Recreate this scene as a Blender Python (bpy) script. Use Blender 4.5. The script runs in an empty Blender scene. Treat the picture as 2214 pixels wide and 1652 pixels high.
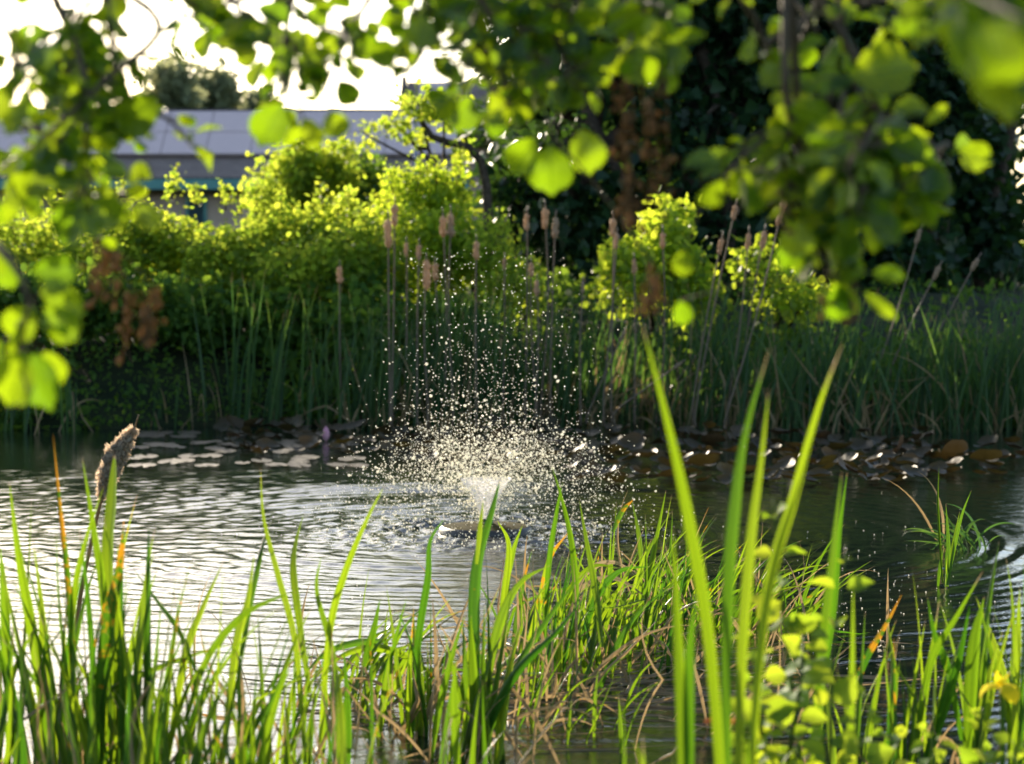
import bpy, math
import numpy as np
from math import radians, sin, cos, tan, pi, atan2, sqrt

S = bpy.context.scene
C = S.collection
R = np.random.default_rng(7)

# ------------------------------------------------------------------ camera, sky, sun, exposure
FP, CXP, CYP = 5208.0, 1107.0, 826.0          # focal length and centre in photo units (2214 wide)
HC = 1.2                                      # eye height above the water
PITCH = math.atan(274.0 / FP)
cam_d = bpy.data.cameras.new('camera')
cam = bpy.data.objects.new('camera', cam_d); C.objects.link(cam)
cam.location = (0, 0, HC)
cam.rotation_euler = (pi / 2 - PITCH, 0, 0)
cam_d.sensor_width = 36.0
cam_d.lens = FP / 2214.0 * 36.0
cam_d.clip_start = 0.05; cam_d.clip_end = 2000
cam_d.dof.use_dof = True
cam_d.dof.focus_distance = 8.0
cam_d.dof.aperture_fstop = 4.2
cam_d.dof.aperture_blades = 0
S.camera = cam

SUN_AZ, SUN_EL = radians(24), radians(19)     # sun ahead of the camera, to the left
w = bpy.data.worlds.new('World'); S.world = w; w.use_nodes = True
nt = w.node_tree; bg = nt.nodes['Background']
sky = nt.nodes.new('ShaderNodeTexSky'); sky.sky_type = 'NISHITA'; sky.sun_disc = False
sky.sun_elevation = SUN_EL; sky.sun_rotation = -SUN_AZ
sky.air_density = 1.0; sky.dust_density = 1.0; sky.ozone_density = 1.0
nt.links.new(sky.outputs[0], bg.inputs[0]); bg.inputs[1].default_value = 0.14
sun_d = bpy.data.lights.new('sun', 'SUN'); sun_d.energy = 5.0; sun_d.angle = radians(0.6)
sun_d.color = (1.0, 0.86, 0.66)
sun = bpy.data.objects.new('sun', sun_d); C.objects.link(sun)
sun.rotation_euler = (pi / 2 - SUN_EL, 0, pi + SUN_AZ)
sun.location = (-20, 40, 30)
S.view_settings.view_transform = 'Standard'; S.view_settings.look = 'None'
S.view_settings.exposure = 1.15; S.view_settings.gamma = 1.0
S.view_settings.use_curve_mapping = False
cy = S.cycles
cy.max_bounces = 7; cy.diffuse_bounces = 3; cy.glossy_bounces = 3; cy.transmission_bounces = 5
cy.transparent_max_bounces = 8; cy.sample_clamp_indirect = 8.0
cy.caustics_reflective = False; cy.caustics_refractive = False
cy.use_denoising = True

_f = np.array([0, cos(PITCH), -sin(PITCH)]); _u = np.array([0, sin(PITCH), cos(PITCH)]); _r = np.array([1.0, 0, 0])
EYE = np.array([0, 0, HC])
def at(px, py, Y):
    d = _f + _r * (px - CXP) / FP + _u * (CYP - py) / FP
    return EYE + d * (Y / d[1])
def on_water(px, py, z=0.0):
    d = _f + _r * (px - CXP) / FP + _u * (CYP - py) / FP
    return EYE + d * ((z - HC) / d[2])
def nrm(v):
    v = np.asarray(v, float)
    return v / np.maximum(np.linalg.norm(v, axis=-1, keepdims=True), 1e-9)

# ------------------------------------------------------------------ mesh building helpers
class MB:
    def __init__(s): s.V = []; s.F = {3: [], 4: []}; s.T = []; s.n = 0
    def add(s, V, F, T=None):
        V = np.asarray(V, float).reshape(-1, 3)
        F = np.asarray(F, int)
        s.F[F.shape[1]].append(F + s.n)
        s.V.append(V)
        T = np.zeros((len(V), 4)) if T is None else np.broadcast_to(np.asarray(T, float), (len(V), 4))
        s.T.append(T); s.n += len(V)
    def more(s, F, base):
        F = np.asarray(F, int); s.F[F.shape[1]].append(F + base)
    def build(s, name, mat, parent=None, origin=None, smooth=True):
        V = np.concatenate(s.V); T = np.concatenate(s.T)
        if parent is not None: V = V - np.array(parent.location)
        elif origin is not None: V = V - np.asarray(origin)
        me = bpy.data.meshes.new(name)
        tri = np.concatenate(s.F[3]) if s.F[3] else np.zeros((0, 3), int)
        qd = np.concatenate(s.F[4]) if s.F[4] else np.zeros((0, 4), int)
        me.vertices.add(len(V)); me.vertices.foreach_set('co', V.ravel())
        nl = tri.size + qd.size
        me.loops.add(nl); me.loops.foreach_set('vertex_index', np.concatenate([tri.ravel(), qd.ravel()]).astype(np.int32))
        npoly = len(tri) + len(qd)
        me.polygons.add(npoly)
        st = np.concatenate([np.arange(len(tri)) * 3, tri.size + np.arange(len(qd)) * 4]).astype(np.int32)
        me.polygons.foreach_set('loop_start', st)
        me.polygons.foreach_set('use_smooth', np.full(npoly, smooth))
        a = me.color_attributes.new('tint', 'FLOAT_COLOR', 'POINT'); a.data.foreach_set('color', T.astype(np.float32).ravel())
        me.update(calc_edges=True); me.validate()
        me.materials.append(mat)
        o = bpy.data.objects.new(name, me); C.objects.link(o)
        if parent is not None: o.parent = parent
        elif origin is not None: o.location = origin
        return o

def tag(o, label, cat, group=None):
    o['label'] = label; o['category'] = cat
    if group: o['group'] = group
    return o
def thing(name, label, cat, loc, group=None):
    o = bpy.data.objects.new(name, None); C.objects.link(o); o.location = tuple(loc); o.empty_display_size = 0.05
    return tag(o, label, cat, group)
def kind(o, k): o['kind'] = k; return o

def spline(P, k):
    P = np.asarray(P, float); n = len(P)
    if n == 2: return P[0] + (P[1] - P[0]) * np.linspace(0, 1, k)[:, None]
    Q = np.vstack([2 * P[0] - P[1], P, 2 * P[-1] - P[-2]])
    t = np.linspace(0, n - 1 - 1e-6, k); i = t.astype(int); f = (t - i)[:, None]
    a, b, c, d = Q[i], Q[i + 1], Q[i + 2], Q[i + 3]
    return 0.5 * (2 * b + (c - a) * f + (2 * a - 5 * b + 4 * c - d) * f**2 + (3 * b - a - 3 * c + d) * f**3)

def tube(mb, P, r, sides=6, T=None, k=None):
    P = spline(P, k) if k else np.asarray(P, float)
    n = len(P); r = np.broadcast_to(np.asarray(r, float), (n,)) if np.ndim(r) == 0 or len(r) == n else np.interp(np.linspace(0, 1, n), np.linspace(0, 1, len(r)), r)
    t = nrm(np.gradient(P, axis=0)); ref = np.array([0.31, 0.93, 0.2]); ref2 = np.array([0.9, 0.1, 0.4])
    a = np.cross(t, ref); bad = np.linalg.norm(a, axis=1) < 0.2; a[bad] = np.cross(t[bad], ref2); a = nrm(a); b = np.cross(t, a)
    an = np.arange(sides) * 2 * pi / sides
    V = (P[:, None] + r[:, None, None] * (np.cos(an)[None, :, None] * a[:, None] + np.sin(an)[None, :, None] * b[:, None])).reshape(-1, 3)
    i = np.arange(n - 1)[:, None] * sides; j = np.arange(sides)[None]; j2 = (j + 1) % sides
    F = np.stack([i + j, i + j2, i + sides + j2, i + sides + j], -1).reshape(-1, 4)
    base = mb.n; mb.add(V, F, T)
    c = np.arange(1, sides - 1)
    e = (n - 1) * sides
    mb.more(np.stack([0 * c + e, e + c, e + c + 1], -1), base)
    mb.more(np.stack([0 * c, c + 1, c], -1), base)

def revolve(mb, prof, loc=(0, 0, 0), seg=24, T=None, jit=None):
    prof = np.asarray(prof, float); n = len(prof); an = np.arange(seg) * 2 * pi / seg
    rr = prof[:, 0][:, None] * (1 if jit is None else jit)
    V = np.stack([rr * np.cos(an), rr * np.sin(an), np.repeat(prof[:, 1][:, None], seg, 1)], -1).reshape(-1, 3) + np.asarray(loc)
    i = np.arange(n - 1)[:, None] * seg; j = np.arange(seg)[None]; j2 = (j + 1) % seg
    mb.add(V, np.stack([i + j, i + j2, i + seg + j2, i + seg + j], -1).reshape(-1, 4), T)

def box(mb, lo, hi, T=None):
    x0, y0, z0 = lo; x1, y1, z1 = hi
    V = [(x0, y0, z0), (x1, y0, z0), (x1, y1, z0), (x0, y1, z0), (x0, y0, z1), (x1, y0, z1), (x1, y1, z1), (x0, y1, z1)]
    mb.add(V, [(0, 3, 2, 1), (4, 5, 6, 7), (0, 1, 5, 4), (1, 2, 6, 5), (2, 3, 7, 6), (3, 0, 4, 7)], T)

def rand_dirs(n, rng=None):
    v = (rng or R).normal(size=(n, 3)); return nrm(v)

def frames(tip, normal):
    """orthonormal frames: y along tip, z near normal"""
    y = nrm(tip); x = nrm(np.cross(y, normal)); z = np.cross(x, y)
    return np.stack([x, y, z], -1)

LEAF6 = np.array([(0, 0, 0), (.33, .28, .07), (.31, .7, .06), (0, 1, -.03), (-.31, .7, .06), (-.33, .28, .07)], float)
LEAF6F = np.array([(0, 1, 2, 3), (0, 3, 4, 5)])
IVY = np.array([(0, 0, 0), (.5, .05, .05), (.36, .45, .05), (0, 1, -.06), (-.36, .45, .05), (-.5, .05, .05)], float)

def scatter(mb, tmpl, faces, P, tip, normal, size, T=None, wid=1.0):
    m = len(P); M = frames(tip, normal); k = len(tmpl)
    tv = np.broadcast_to(tmpl, (m, k, 3)).copy() * np.broadcast_to(np.asarray(size, float), (m,))[:, None, None]
    tv[:, :, 0] *= np.broadcast_to(np.asarray(wid, float), (m,))[:, None]
    V = np.einsum('mij,mkj->mki', M, tv) + P[:, None]
    F = (np.asarray(faces)[None] + (np.arange(m) * k)[:, None, None]).reshape(-1, faces.shape[1])
    TT = None
    if T is not None: TT = np.repeat(np.broadcast_to(np.asarray(T, float), (m, 4)), k, 0)
    mb.add(V.reshape(-1, 3), F, TT)

def leaf_blob(mb, c, rad, n, size, rng, shell=0.55, tmpl=LEAF6, flat=0.35, var=0.5, droop=0.2):
    """leaves through an uneven ellipsoid, with gaps: sub-clumps of leaves on its surface and inside"""
    c = np.asarray(c, float); rad = np.asarray(rad, float)
    nc = max(3, n // 26)
    d = rand_dirs(nc, rng); q = rng.random(nc) ** (shell * 0.6)
    cc = c + d * rad * q[:, None]
    idx = rng.integers(0, nc, n)
    off = rng.normal(size=(n, 3)) * (0.16 * rad.mean() + 0.4 * size)
    P = cc[idx] + off
    out = nrm(P - c)
    nor = nrm(out * flat + rand_dirs(n, rng) * 0.8 + np.array([0, 0, 0.5]))
    tip = nrm(rand_dirs(n, rng) + out * 0.7 - np.array([0, 0, droop]))
    scatter(mb, tmpl, LEAF6F, P, tip, nor, size * rng.uniform(1 - var, 1 + var, n))

# ------------------------------------------------------------------ materials
def mat(name):
    m = bpy.data.materials.new(name); m.use_nodes = True
    n = m.node_tree; p = n.nodes['Principled BSDF']
    return m, n, p
def setp(p, **k):
    for a, b in k.items(): p.inputs[a.replace('_', ' ')].default_value = b
def noise(n, scale, detail=3, vec=None, rough=0.55):
    t = n.nodes.new('ShaderNodeTexNoise'); t.inputs['Scale'].default_value = scale; t.inputs['Detail'].default_value = detail; t.inputs['Roughness'].default_value = rough
    if vec is not None: n.links.new(vec, t.inputs['Vector'])
    return t.outputs['Fac']
def mixc(n, fac, a, b):
    x = n.nodes.new('ShaderNodeMix'); x.data_type = 'RGBA'
    for sock, v in ((x.inputs[0], fac), (x.inputs[6], a), (x.inputs[7], b)):
        if hasattr(v, 'links'): n.links.new(v, sock)
        elif sock.type == 'RGBA': sock.default_value = (*v, 1)
        else: sock.default_value = v
    return x.outputs[2]
def math_(n, op, a, b=0.0, c=None, clamp=False):
    x = n.nodes.new('ShaderNodeMath'); x.operation = op; x.use_clamp = clamp
    for i, v in enumerate((a, b) if c is None else (a, b, c)):
        if hasattr(v, 'links'): n.links.new(v, x.inputs[i])
        else: x.inputs[i].default_value = v
    return x.outputs[0]
def ramp(n, fac, a, b):
    x = n.nodes.new('ShaderNodeMapRange'); x.interpolation_type = 'SMOOTHSTEP'
    n.links.new(fac, x.inputs[0]); x.inputs[1].default_value = a; x.inputs[2].default_value = b
    return x.outputs[0]
def coords(n, which='Object'):
    return n.nodes.new('ShaderNodeTexCoord').outputs[which]
def bump(n, p, h, strength, dist):
    b = n.nodes.new('ShaderNodeBump'); b.inputs['Strength'].default_value = strength; b.inputs['Distance'].default_value = dist
    n.links.new(h, b.inputs['Height']); n.links.new(b.outputs[0], p.inputs['Normal']); return b

def leaf_mat(name, c1, c2, t1, t2, mix=0.5, rough=0.45, spec=0.4, vein=False):
    m, n, p = mat(name)
    g = n.nodes.new('ShaderNodeNewGeometry').outputs['Random Per Island']
    base = mixc(n, g, c1, c2); tr = mixc(n, g, t1, t2)
    n.links.new(base, p.inputs['Base Color']); setp(p, Roughness=rough, Specular_IOR_Level=spec)
    t = n.nodes.new('ShaderNodeBsdfTranslucent')
    if vein:   # veins of a big leaf: darker ribs off the midrib, in leaf coordinates held in the tint attribute
        a = n.nodes.new('ShaderNodeAttribute'); a.attribute_name = 'tint'
        s = n.nodes.new('ShaderNodeSeparateColor'); n.links.new(a.outputs['Color'], s.inputs[0])
        u = math_(n, 'ABSOLUTE', math_(n, 'SUBTRACT', s.outputs[0], 0.5))
        ph = math_(n, 'SUBTRACT', math_(n, 'MULTIPLY', s.outputs[1], 8.0), math_(n, 'MULTIPLY', u, 5.0))
        rib = ramp(n, math_(n, 'ABSOLUTE', math_(n, 'SUBTRACT', math_(n, 'FRACT', ph), 0.5)), 0.40, 0.5)
        mid = ramp(n, math_(n, 'SUBTRACT', 0.5, u), 0.47, 0.5)
        v = math_(n, 'MAXIMUM', math_(n, 'MULTIPLY', rib, 0.4), math_(n, 'MULTIPLY', mid, 0.7))
        v = math_(n, 'ADD', v, math_(n, 'MULTIPLY', noise(n, 60, 2, coords(n)), 0.25))
        tr = mixc(n, v, tr, tuple(0.45 * x for x in t1))
    n.links.new(tr, t.inputs[0])
    x = n.nodes.new('ShaderNodeMixShader'); x.inputs[0].default_value = mix
    n.links.new(p.outputs[0], x.inputs[1]); n.links.new(t.outputs[0], x.inputs[2])
    n.links.new(x.outputs[0], n.nodes['Material Output'].inputs[0])
    return m

def reed_mat(name, g1, g2, t1, t2, mix=0.5, straw=(0.36, 0.26, 0.15), orange=(0.50, 0.20, 0.015)):
    """tint: R dryness, G random, B orange, A across the blade"""
    m, n, p = mat(name)
    a = n.nodes.new('ShaderNodeAttribute'); a.attribute_name = 'tint'
    s = n.nodes.new('ShaderNodeSeparateColor'); n.links.new(a.outputs['Color'], s.inputs[0])
    co = coords(n)
    nz = noise(n, 45, 4, co)
    blot = ramp(n, math_(n, 'ADD', nz, math_(n, 'SUBTRACT', s.outputs[2], 0.5)), 0.5, 0.66)
    dry = ramp(n, math_(n, 'ADD', s.outputs[0], math_(n, 'MULTIPLY', math_(n, 'SUBTRACT', nz, 0.5), 0.5)), 0.3, 0.7)
    st = math_(n, 'MULTIPLY', math_(n, 'ADD', math_(n, 'SINE', math_(n, 'MULTIPLY', a.outputs['Alpha'], 70.0)), 1.0), 0.14)
    hf = math_(n, 'MULTIPLY', ramp(n, math_(n, 'ABSOLUTE', math_(n, 'SUBTRACT', a.outputs['Alpha'], 0.62)), 0.22, 0.10), 0.45)   # darker stripe beside the midrib
    st = math_(n, 'MAXIMUM', st, hf)
    def col(a1, a2, so, og):
        c = mixc(n, s.outputs[1], a1, a2)
        c = mixc(n, dry, c, so); c = mixc(n, blot, c, og)
        return mixc(n, st, c, tuple(0.3 * x for x in a1))
    n.links.new(col(g1, g2, straw, orange), p.inputs['Base Color']); setp(p, Roughness=0.38, Specular_IOR_Level=0.3)
    t = n.nodes.new('ShaderNodeBsdfTranslucent'); n.links.new(col(t1, t2, tuple(x * 0.9 for x in straw), (0.70, 0.32, 0.015)), t.inputs[0])
    x = n.nodes.new('ShaderNodeMixShader'); x.inputs[0].default_value = mix
    n.links.new(p.outputs[0], x.inputs[1]); n.links.new(t.outputs[0], x.inputs[2])
    n.links.new(x.outputs[0], n.nodes['Material Output'].inputs[0])
    return m

M_ALDER = leaf_mat('alder_leaf', (.018, .06, .010), (.04, .11, .012), (.20, .38, .006), (.46, .60, .010), 0.56, 0.38, 0.5, vein=True)
M_HEDGE = leaf_mat('hedge_leaf', (.07, .12, .02), (.12, .18, .03), (.38, .56, .04), (.66, .72, .06), 0.64, 0.6, 0.15)
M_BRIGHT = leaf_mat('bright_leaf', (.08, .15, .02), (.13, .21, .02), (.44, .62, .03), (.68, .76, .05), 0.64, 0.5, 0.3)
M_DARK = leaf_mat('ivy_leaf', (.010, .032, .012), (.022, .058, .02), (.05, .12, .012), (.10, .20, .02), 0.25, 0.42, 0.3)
M_BANK = leaf_mat('bank_leaf', (.04, .09, .018), (.07, .135, .024), (.12, .26, .02), (.28, .40, .03), 0.45, 0.7, 0.1)
M_FAR = leaf_mat('far_leaf', (.16, .18, .10), (.20, .22, .12), (.34, .36, .18), (.40, .42, .20), 0.5, 0.6, 0.2)  # distant haze is put into the colour as paler leaves
M_HERB = leaf_mat('herb_leaf', (.07, .15, .03), (.11, .20, .04), (.34, .52, .02), (.58, .66, .03), 0.55, 0.6, 0.18, vein=True)
M_REED = reed_mat('reed_leaf', (.022, .075, .012), (.065, .14, .02), (.06, .21, .006), (.38, .54, .012), 0.48)
M_FARREED = reed_mat('far_reed_leaf', (.035, .09, .028), (.065, .14, .04), (.05, .15, .03), (.20, .34, .04), 0.42, straw=(.30, .21, .12))
M_DRY = reed_mat('dry_reed', (.30, .21, .11), (.42, .31, .18), (.40, .26, .10), (.52, .36, .16), 0.42, straw=(.44, .31, .15))

def plain(name, c1, c2, scale, rough=0.8, spec=0.3, bmp=0.0, dist=0.01, metal=0.0):
    m, n, p = mat(name); co = coords(n)
    f = ramp(n, noise(n, scale, 5, co), 0.3, 0.7)
    n.links.new(mixc(n, f, c1, c2), p.inputs['Base Color']); setp(p, Roughness=rough, Specular_IOR_Level=spec, Metallic=metal)
    if bmp: bump(n, p, noise(n, scale * 3, 5, co), bmp, dist)
    return m
M_BARK = plain('bark', (.035, .025, .018), (.09, .065, .045), 25, 0.9, 0.2, 0.6, 0.01)
M_TWIG = plain('twig', (.06, .04, .025), (.13, .09, .05), 60, 0.7, 0.3)
M_SOIL = plain('soil', (.012, .020, .007), (.028, .035, .012), 3, 0.95, 0.2, 0.5, 0.05)

def fluff_mat(name, c1, c2, t, mix=0.4, scale=90):
    m, n, p = mat(name); co = coords(n)
    n.links.new(mixc(n, ramp(n, noise(n, scale, 4, co), .35, .65), c1, c2), p.inputs['Base Color']); setp(p, Roughness=0.95, Specular_IOR_Level=0.1)
    tr = n.nodes.new('ShaderNodeBsdfTranslucent'); tr.inputs[0].default_value = (*t, 1)
    x = n.nodes.new('ShaderNodeMixShader'); x.inputs[0].default_value = mix
    n.links.new(p.outputs[0], x.inputs[1]); n.links.new(tr.outputs[0], x.inputs[2]); n.links.new(x.outputs[0], n.nodes['Material Output'].inputs[0])
    return m
M_FLUFF = fluff_mat('cattail_fluff', (.30, .23, .16), (.50, .42, .33), (.95, .74, .52), 0.55)
M_STALK = reed_mat('cattail_stalk', (.26, .19, .13), (.34, .26, .18), (.34, .25, .15), (.42, .32, .2), 0.3, straw=(.32, .24, .17))
M_HEADFAR = fluff_mat('far_cattail_head', (.28, .21, .14), (.46, .36, .26), (.72, .54, .36), 0.45, 60)
M_CORE = fluff_mat('cattail_core', (.10, .07, .045), (.40, .32, .24), (.35, .25, .16), .25, 170)
M_CONE = fluff_mat('old_catkin', (.07, .048, .03), (.17, .12, .07), (.56, .40, .22), 0.42)
M_SEPAL = fluff_mat('dead_flower', (.22, .07, .03), (.32, .12, .05), (.5, .16, .05), 0.4)
M_IRIS = fluff_mat('iris_petal', (.85, .68, .02), (.9, .76, .03), (.95, .80, .03), 0.5, 20)

# ------------------------------------------------------------------ ground, water
def shore(X): return 16.9 + 0.35 * np.sin(X * 0.9 + 1.0) - 0.05 * X + 0.2 * np.sin(X * 2.3)
def ground_z(X, Y):
    sh = shore(X)
    d = Y - sh
    far = np.where(d > 0, 0.03 + 0.85 * (1 - np.exp(-np.maximum(d, 0) / 1.6)), 0.03 + d * 0.7)
    near = np.where(Y < 4.4, 0.02 + (4.4 - Y) * 0.09, 0.02 - (Y - 4.4) * 0.5)
    z = np.maximum(np.maximum(far, near), -0.9)
    z += np.where(d > 0, 0.05 * np.sin(X * 1.7 + Y) * np.cos(Y * 1.3 - X * .6), 0)
    z += np.maximum(Y - 60, 0) * 0.004
    return z
def grid_mesh(xs, ys, zf):
    X, Y = np.meshgrid(xs, ys); Z = zf(X, Y)
    mb = MB(); nx = len(xs); ny = len(ys)
    i = np.arange(ny - 1)[:, None] * nx; j = np.arange(nx - 1)[None]
    mb.add(np.stack([X, Y, Z], -1).reshape(-1, 3), np.stack([i + j, i + j + 1, i + nx + j + 1, i + nx + j], -1).reshape(-1, 4))
    return mb
def axis(a, b, step, far, g=1.35):
    core = list(np.arange(a, b + 1e-6, step)); s = step; x = core[-1]
    while x < far: s *= g; x += s; core.append(x)
    s = step; x = core[0]
    lo = []
    while x > -far: s *= g; x -= s; lo.append(x)
    return np.array(lo[::-1] + core)
kind(grid_mesh(axis(-9, 9, 0.18, 900), axis(-3, 26, 0.15, 900), ground_z).build('ground', M_SOIL), 'structure')

FX, FY = on_water(1050, 1152)[:2]            # the fountain
def water_z(X, Y):
    rng = np.random.default_rng(3)
    dx, dy = X - FX, Y - FY; r = np.hypot(dx, dy); th = np.arctan2(dy, dx)
    z = np.zeros_like(X)
    # rings running out from the fountain, broken up by direction
    for k in range(7):
        lam = rng.uniform(0.09, 0.20); ph = rng.uniform(0, 6.28)
        wob = 0.6 * np.sin(th * rng.integers(3, 9) + rng.uniform(0, 6)) + 0.45 * np.sin(th * rng.integers(9, 22) + rng.uniform(0, 6) + r * 1.5)
        z += 0.0017 * np.exp(-np.maximum(r - 0.5, 0) / 3.2) * np.sin(2 * pi * r / lam + ph + wob) * (0.6 + 0.4 * np.sin(th * rng.integers(2, 7) + r * rng.uniform(.5, 2)))
    # light breeze over the open water
    calm = 1 / (1 + np.exp(-(Y - 7.6) * 2.2)); calm = 0.08 + 0.92 * calm
    far = 1 / (1 + np.exp((Y - 14.0) * 1.6))
    for k in range(95):
        lam = 0.055 * (4.2 ** rng.random()); a = rng.normal(0, 1.0); kx, ky = 2 * pi / lam * sin(a), 2 * pi / lam * cos(a)
        z += 0.0010 * lam ** 0.9 * np.sin(kx * X + ky * Y + rng.uniform(0, 6.28) + 0.8 * np.sin(X * rng.uniform(.5, 2) + Y * rng.uniform(.3, 1))) * calm * (0.2 + 0.8 * far) * (1 - .5 / (1 + np.exp(-(X - .6) * 4)))
    # chop where the drops fall
    chop = np.exp(-((r - 0.42) / 0.38) ** 4)
    for k in range(60):
        lam = rng.uniform(0.035, 0.11); a = rng.uniform(0, 2 * pi)
        z += 0.00048 * (lam / 0.06) * np.sin(2 * pi / lam * (cos(a) * X + sin(a) * Y) + rng.uniform(0, 6.28)) * chop
    edge = np.exp(-(np.maximum(np.abs(X) - 5.5, 0)) ** 2)
    return z * edge
xs = np.concatenate([-np.geomspace(60, 3.2, 22), np.arange(-3.0, 3.0, 0.019), np.geomspace(3.02, 60, 22)])
ys = np.concatenate([np.linspace(1.5, 5.2, 8), np.arange(5.4, 13.4, 0.017), np.arange(13.42, 18.4, 0.06)])
M_WATER, n, p = mat('pond_water')
n.links.new(mixc(n, noise(n, 1.2, 3, coords(n)), (.006, .012, .008), (.012, .018, .010)), p.inputs['Base Color'])
setp(p, Roughness=0.04, IOR=1.33, Specular_IOR_Level=0.5)
bump(n, p, noise(n, 55, 4, coords(n)), 0.42, 0.0025)
kind(grid_mesh(xs, ys, water_z).build('pond_water', M_WATER), 'structure')

# ------------------------------------------------------------------ building behind the hedge
M_WALL = plain('render_wall', (.52, .37, .28), (.58, .43, .34), 2, 0.9, 0.2)
M_TILE, n, p = mat('dark_roof_tiles')
wv = n.nodes.new('ShaderNodeTexBrick'); wv.inputs['Scale'].default_value = 3.2; wv.inputs['Color1'].default_value = (.24, .17, .14, 1); wv.inputs['Color2'].default_value = (.30, .22, .18, 1); wv.inputs['Mortar'].default_value = (.05, .04, .04, 1)
n.links.new(coords(n), wv.inputs[0]); n.links.new(wv.outputs[0], p.inputs[0]); setp(p, Roughness=0.85)
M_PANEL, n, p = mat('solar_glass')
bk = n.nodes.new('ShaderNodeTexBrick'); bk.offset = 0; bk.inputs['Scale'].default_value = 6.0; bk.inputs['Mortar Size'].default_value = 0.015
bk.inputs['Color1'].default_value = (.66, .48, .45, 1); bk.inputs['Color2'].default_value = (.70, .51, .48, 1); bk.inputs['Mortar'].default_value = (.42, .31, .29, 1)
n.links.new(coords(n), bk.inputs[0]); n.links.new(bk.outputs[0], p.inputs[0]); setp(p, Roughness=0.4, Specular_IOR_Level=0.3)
M_TEAL = plain('teal_paint', (.10, .26, .24), (.13, .31, .28), 3, 0.5)
M_TRIM = plain('dark_trim', (.05, .04, .04), (.08, .06, .06), 3, 0.7)
M_GLASS, n, p = mat('window_glass'); setp(p, Base_Color=(.03, .06, .07, 1), Roughness=0.05)
M_GREY = plain('grey_metal', (.25, .25, .28), (.32, .32, .35), 5, 0.5, 0.5, metal=0.3)

YB = 45.0
def bz(y, Y=YB): return at(0, y, Y)[2]
def bx(x, Y=YB): return at(x, 552, Y)[0]
gz = 0.75
B = thing('bungalow', 'long low bungalow with solar panels on its roof, seen above the hedge', 'building', (bx(400), YB, gz))
x0, x1 = bx(-260), bx(1010)
ze, zr = bz(384), bz(228); tl = radians(30); dep = (zr - ze) / tan(tl)
mb = MB(); box(mb, (x0 + .3, YB + .5, gz - .3), (x1 - .2, YB + 2 * dep - .5, ze + .02)); mb.build('wall', M_WALL, B, smooth=False)
mb = MB(); t = .12
for s in (0, 1):   # two roof slopes, each a slab
    ya = YB if s == 0 else YB + 2 * dep; ym = YB + dep
    V = [(x0, ya, ze), (x1, ya, ze), (x1, ym, zr), (x0, ym, zr)]
    V = V + [(a, b, c - t) for a, b, c in V]
    mb.add(V, [(0, 1, 2, 3), (7, 6, 5, 4), (0, 4, 5, 1), (1, 5, 6, 2), (2, 6, 7, 3), (3, 7, 4, 0)])
roof = mb.build('roof', M_TILE, B, smooth=False)
mb = MB(); box(mb, (x0, YB + dep - .12, zr - .02), (x1, YB + dep + .12, zr + .07)); mb.build('ridge', M_TRIM, B, smooth=False)
mb = MB(); box(mb, (x0 - .03, YB - .13, ze - .22), (x1 + .03, YB - .003, ze - .03)); mb.build('gutter', M_TEAL, B, smooth=False)
ct, st_ = cos(tl), sin(tl)
def panel(xa, xb, sa, sb, parent, Y0=YB, z0=ze, nm='solar_panel'):
    mb = MB(); nx = np.array([0, -st_, ct])
    def q(x, s, h): return np.array([x, Y0 + s * ct, z0 + s * st_]) + nx * h
    V = [q(xa, sa, .05), q(xb, sa, .05), q(xb, sb, .05), q(xa, sb, .05), q(xa, sa, .10), q(xb, sa, .10), q(xb, sb, .10), q(xa, sb, .10)]
    V = np.array(V); o = V[0].copy()
    # panel lies in its own rotated frame so the cell grid follows it
    ob = None
    loc = np.array(parent.location)
    L = np.array([[v[0] - o[0], (v - o) @ np.array([0, ct, st_]), (v - o) @ nx] for v in V])
    mb.add(L, [(0, 3, 2, 1), (4, 5, 6, 7), (0, 1, 5, 4), (1, 2, 6, 5), (2, 3, 7, 6), (3, 0, 4, 7)])
    ob = mb.build(nm, M_PANEL, smooth=False); ob.parent = parent; ob.location = tuple(o - loc); ob.rotation_euler = (tl, 0, 0)
    return ob
slope = (zr - ze) / st_
px = -250
while px < 985:
    wv_ = 98
    if not (38 < px + 50 < 62):
        for (a, b) in ((.29, .62), (.63, .955)):
            panel(bx(px), bx(px + wv_ - 1.5), slope * a, slope * b, B)
    px += wv_
for wx in (418, 556, 742, 905):
    xa, xb = bx(wx - 16), bx(wx + 16)
    mb = MB(); box(mb, (xa - .06, YB + .44, gz + .5), (xb + .06, YB + .497, ze - .3)); f = mb.build('window', M_TEAL, B, smooth=False)
    mb = MB(); box(mb, (xa, YB + .42, gz + .58), (xb, YB + .437, ze - .36)); pn = mb.build('pane', M_GLASS, B, smooth=False); pn.parent = f
# taller wing to the right
Y2 = 47.5
B2 = thing('roof_wing', 'taller gabled wing with dark barge board, rising right of the long panelled roof', 'building', (bx(1000, Y2), Y2, gz))
xa, xb = bx(872, Y2), bx(1150, Y2); z0, z1 = bz(300, Y2), bz(160, Y2); dp = (z1 - z0) / tan(tl)
mb = MB(); box(mb, (xa + .1, Y2 + .3, gz), (xb, Y2 + 2 * dp - .3, z0 + .1)); mb.build('wall', M_WALL, B2, smooth=False)
mb = MB()
for s in (0, 1):
    ya = Y2 if s == 0 else Y2 + 2 * dp; ym = Y2 + dp
    V = [(xa, ya, z0), (xb, ya, z0), (xb, ym, z1), (xa, ym, z1)]; V = V + [(a, b, c - .14) for a, b, c in V]
    mb.add(V, [(0, 1, 2, 3), (7, 6, 5, 4), (0, 4, 5, 1), (1, 5, 6, 2), (2, 6, 7, 3), (3, 7, 4, 0)])
mb.build('roof', M_TILE, B2, smooth=False)
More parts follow.
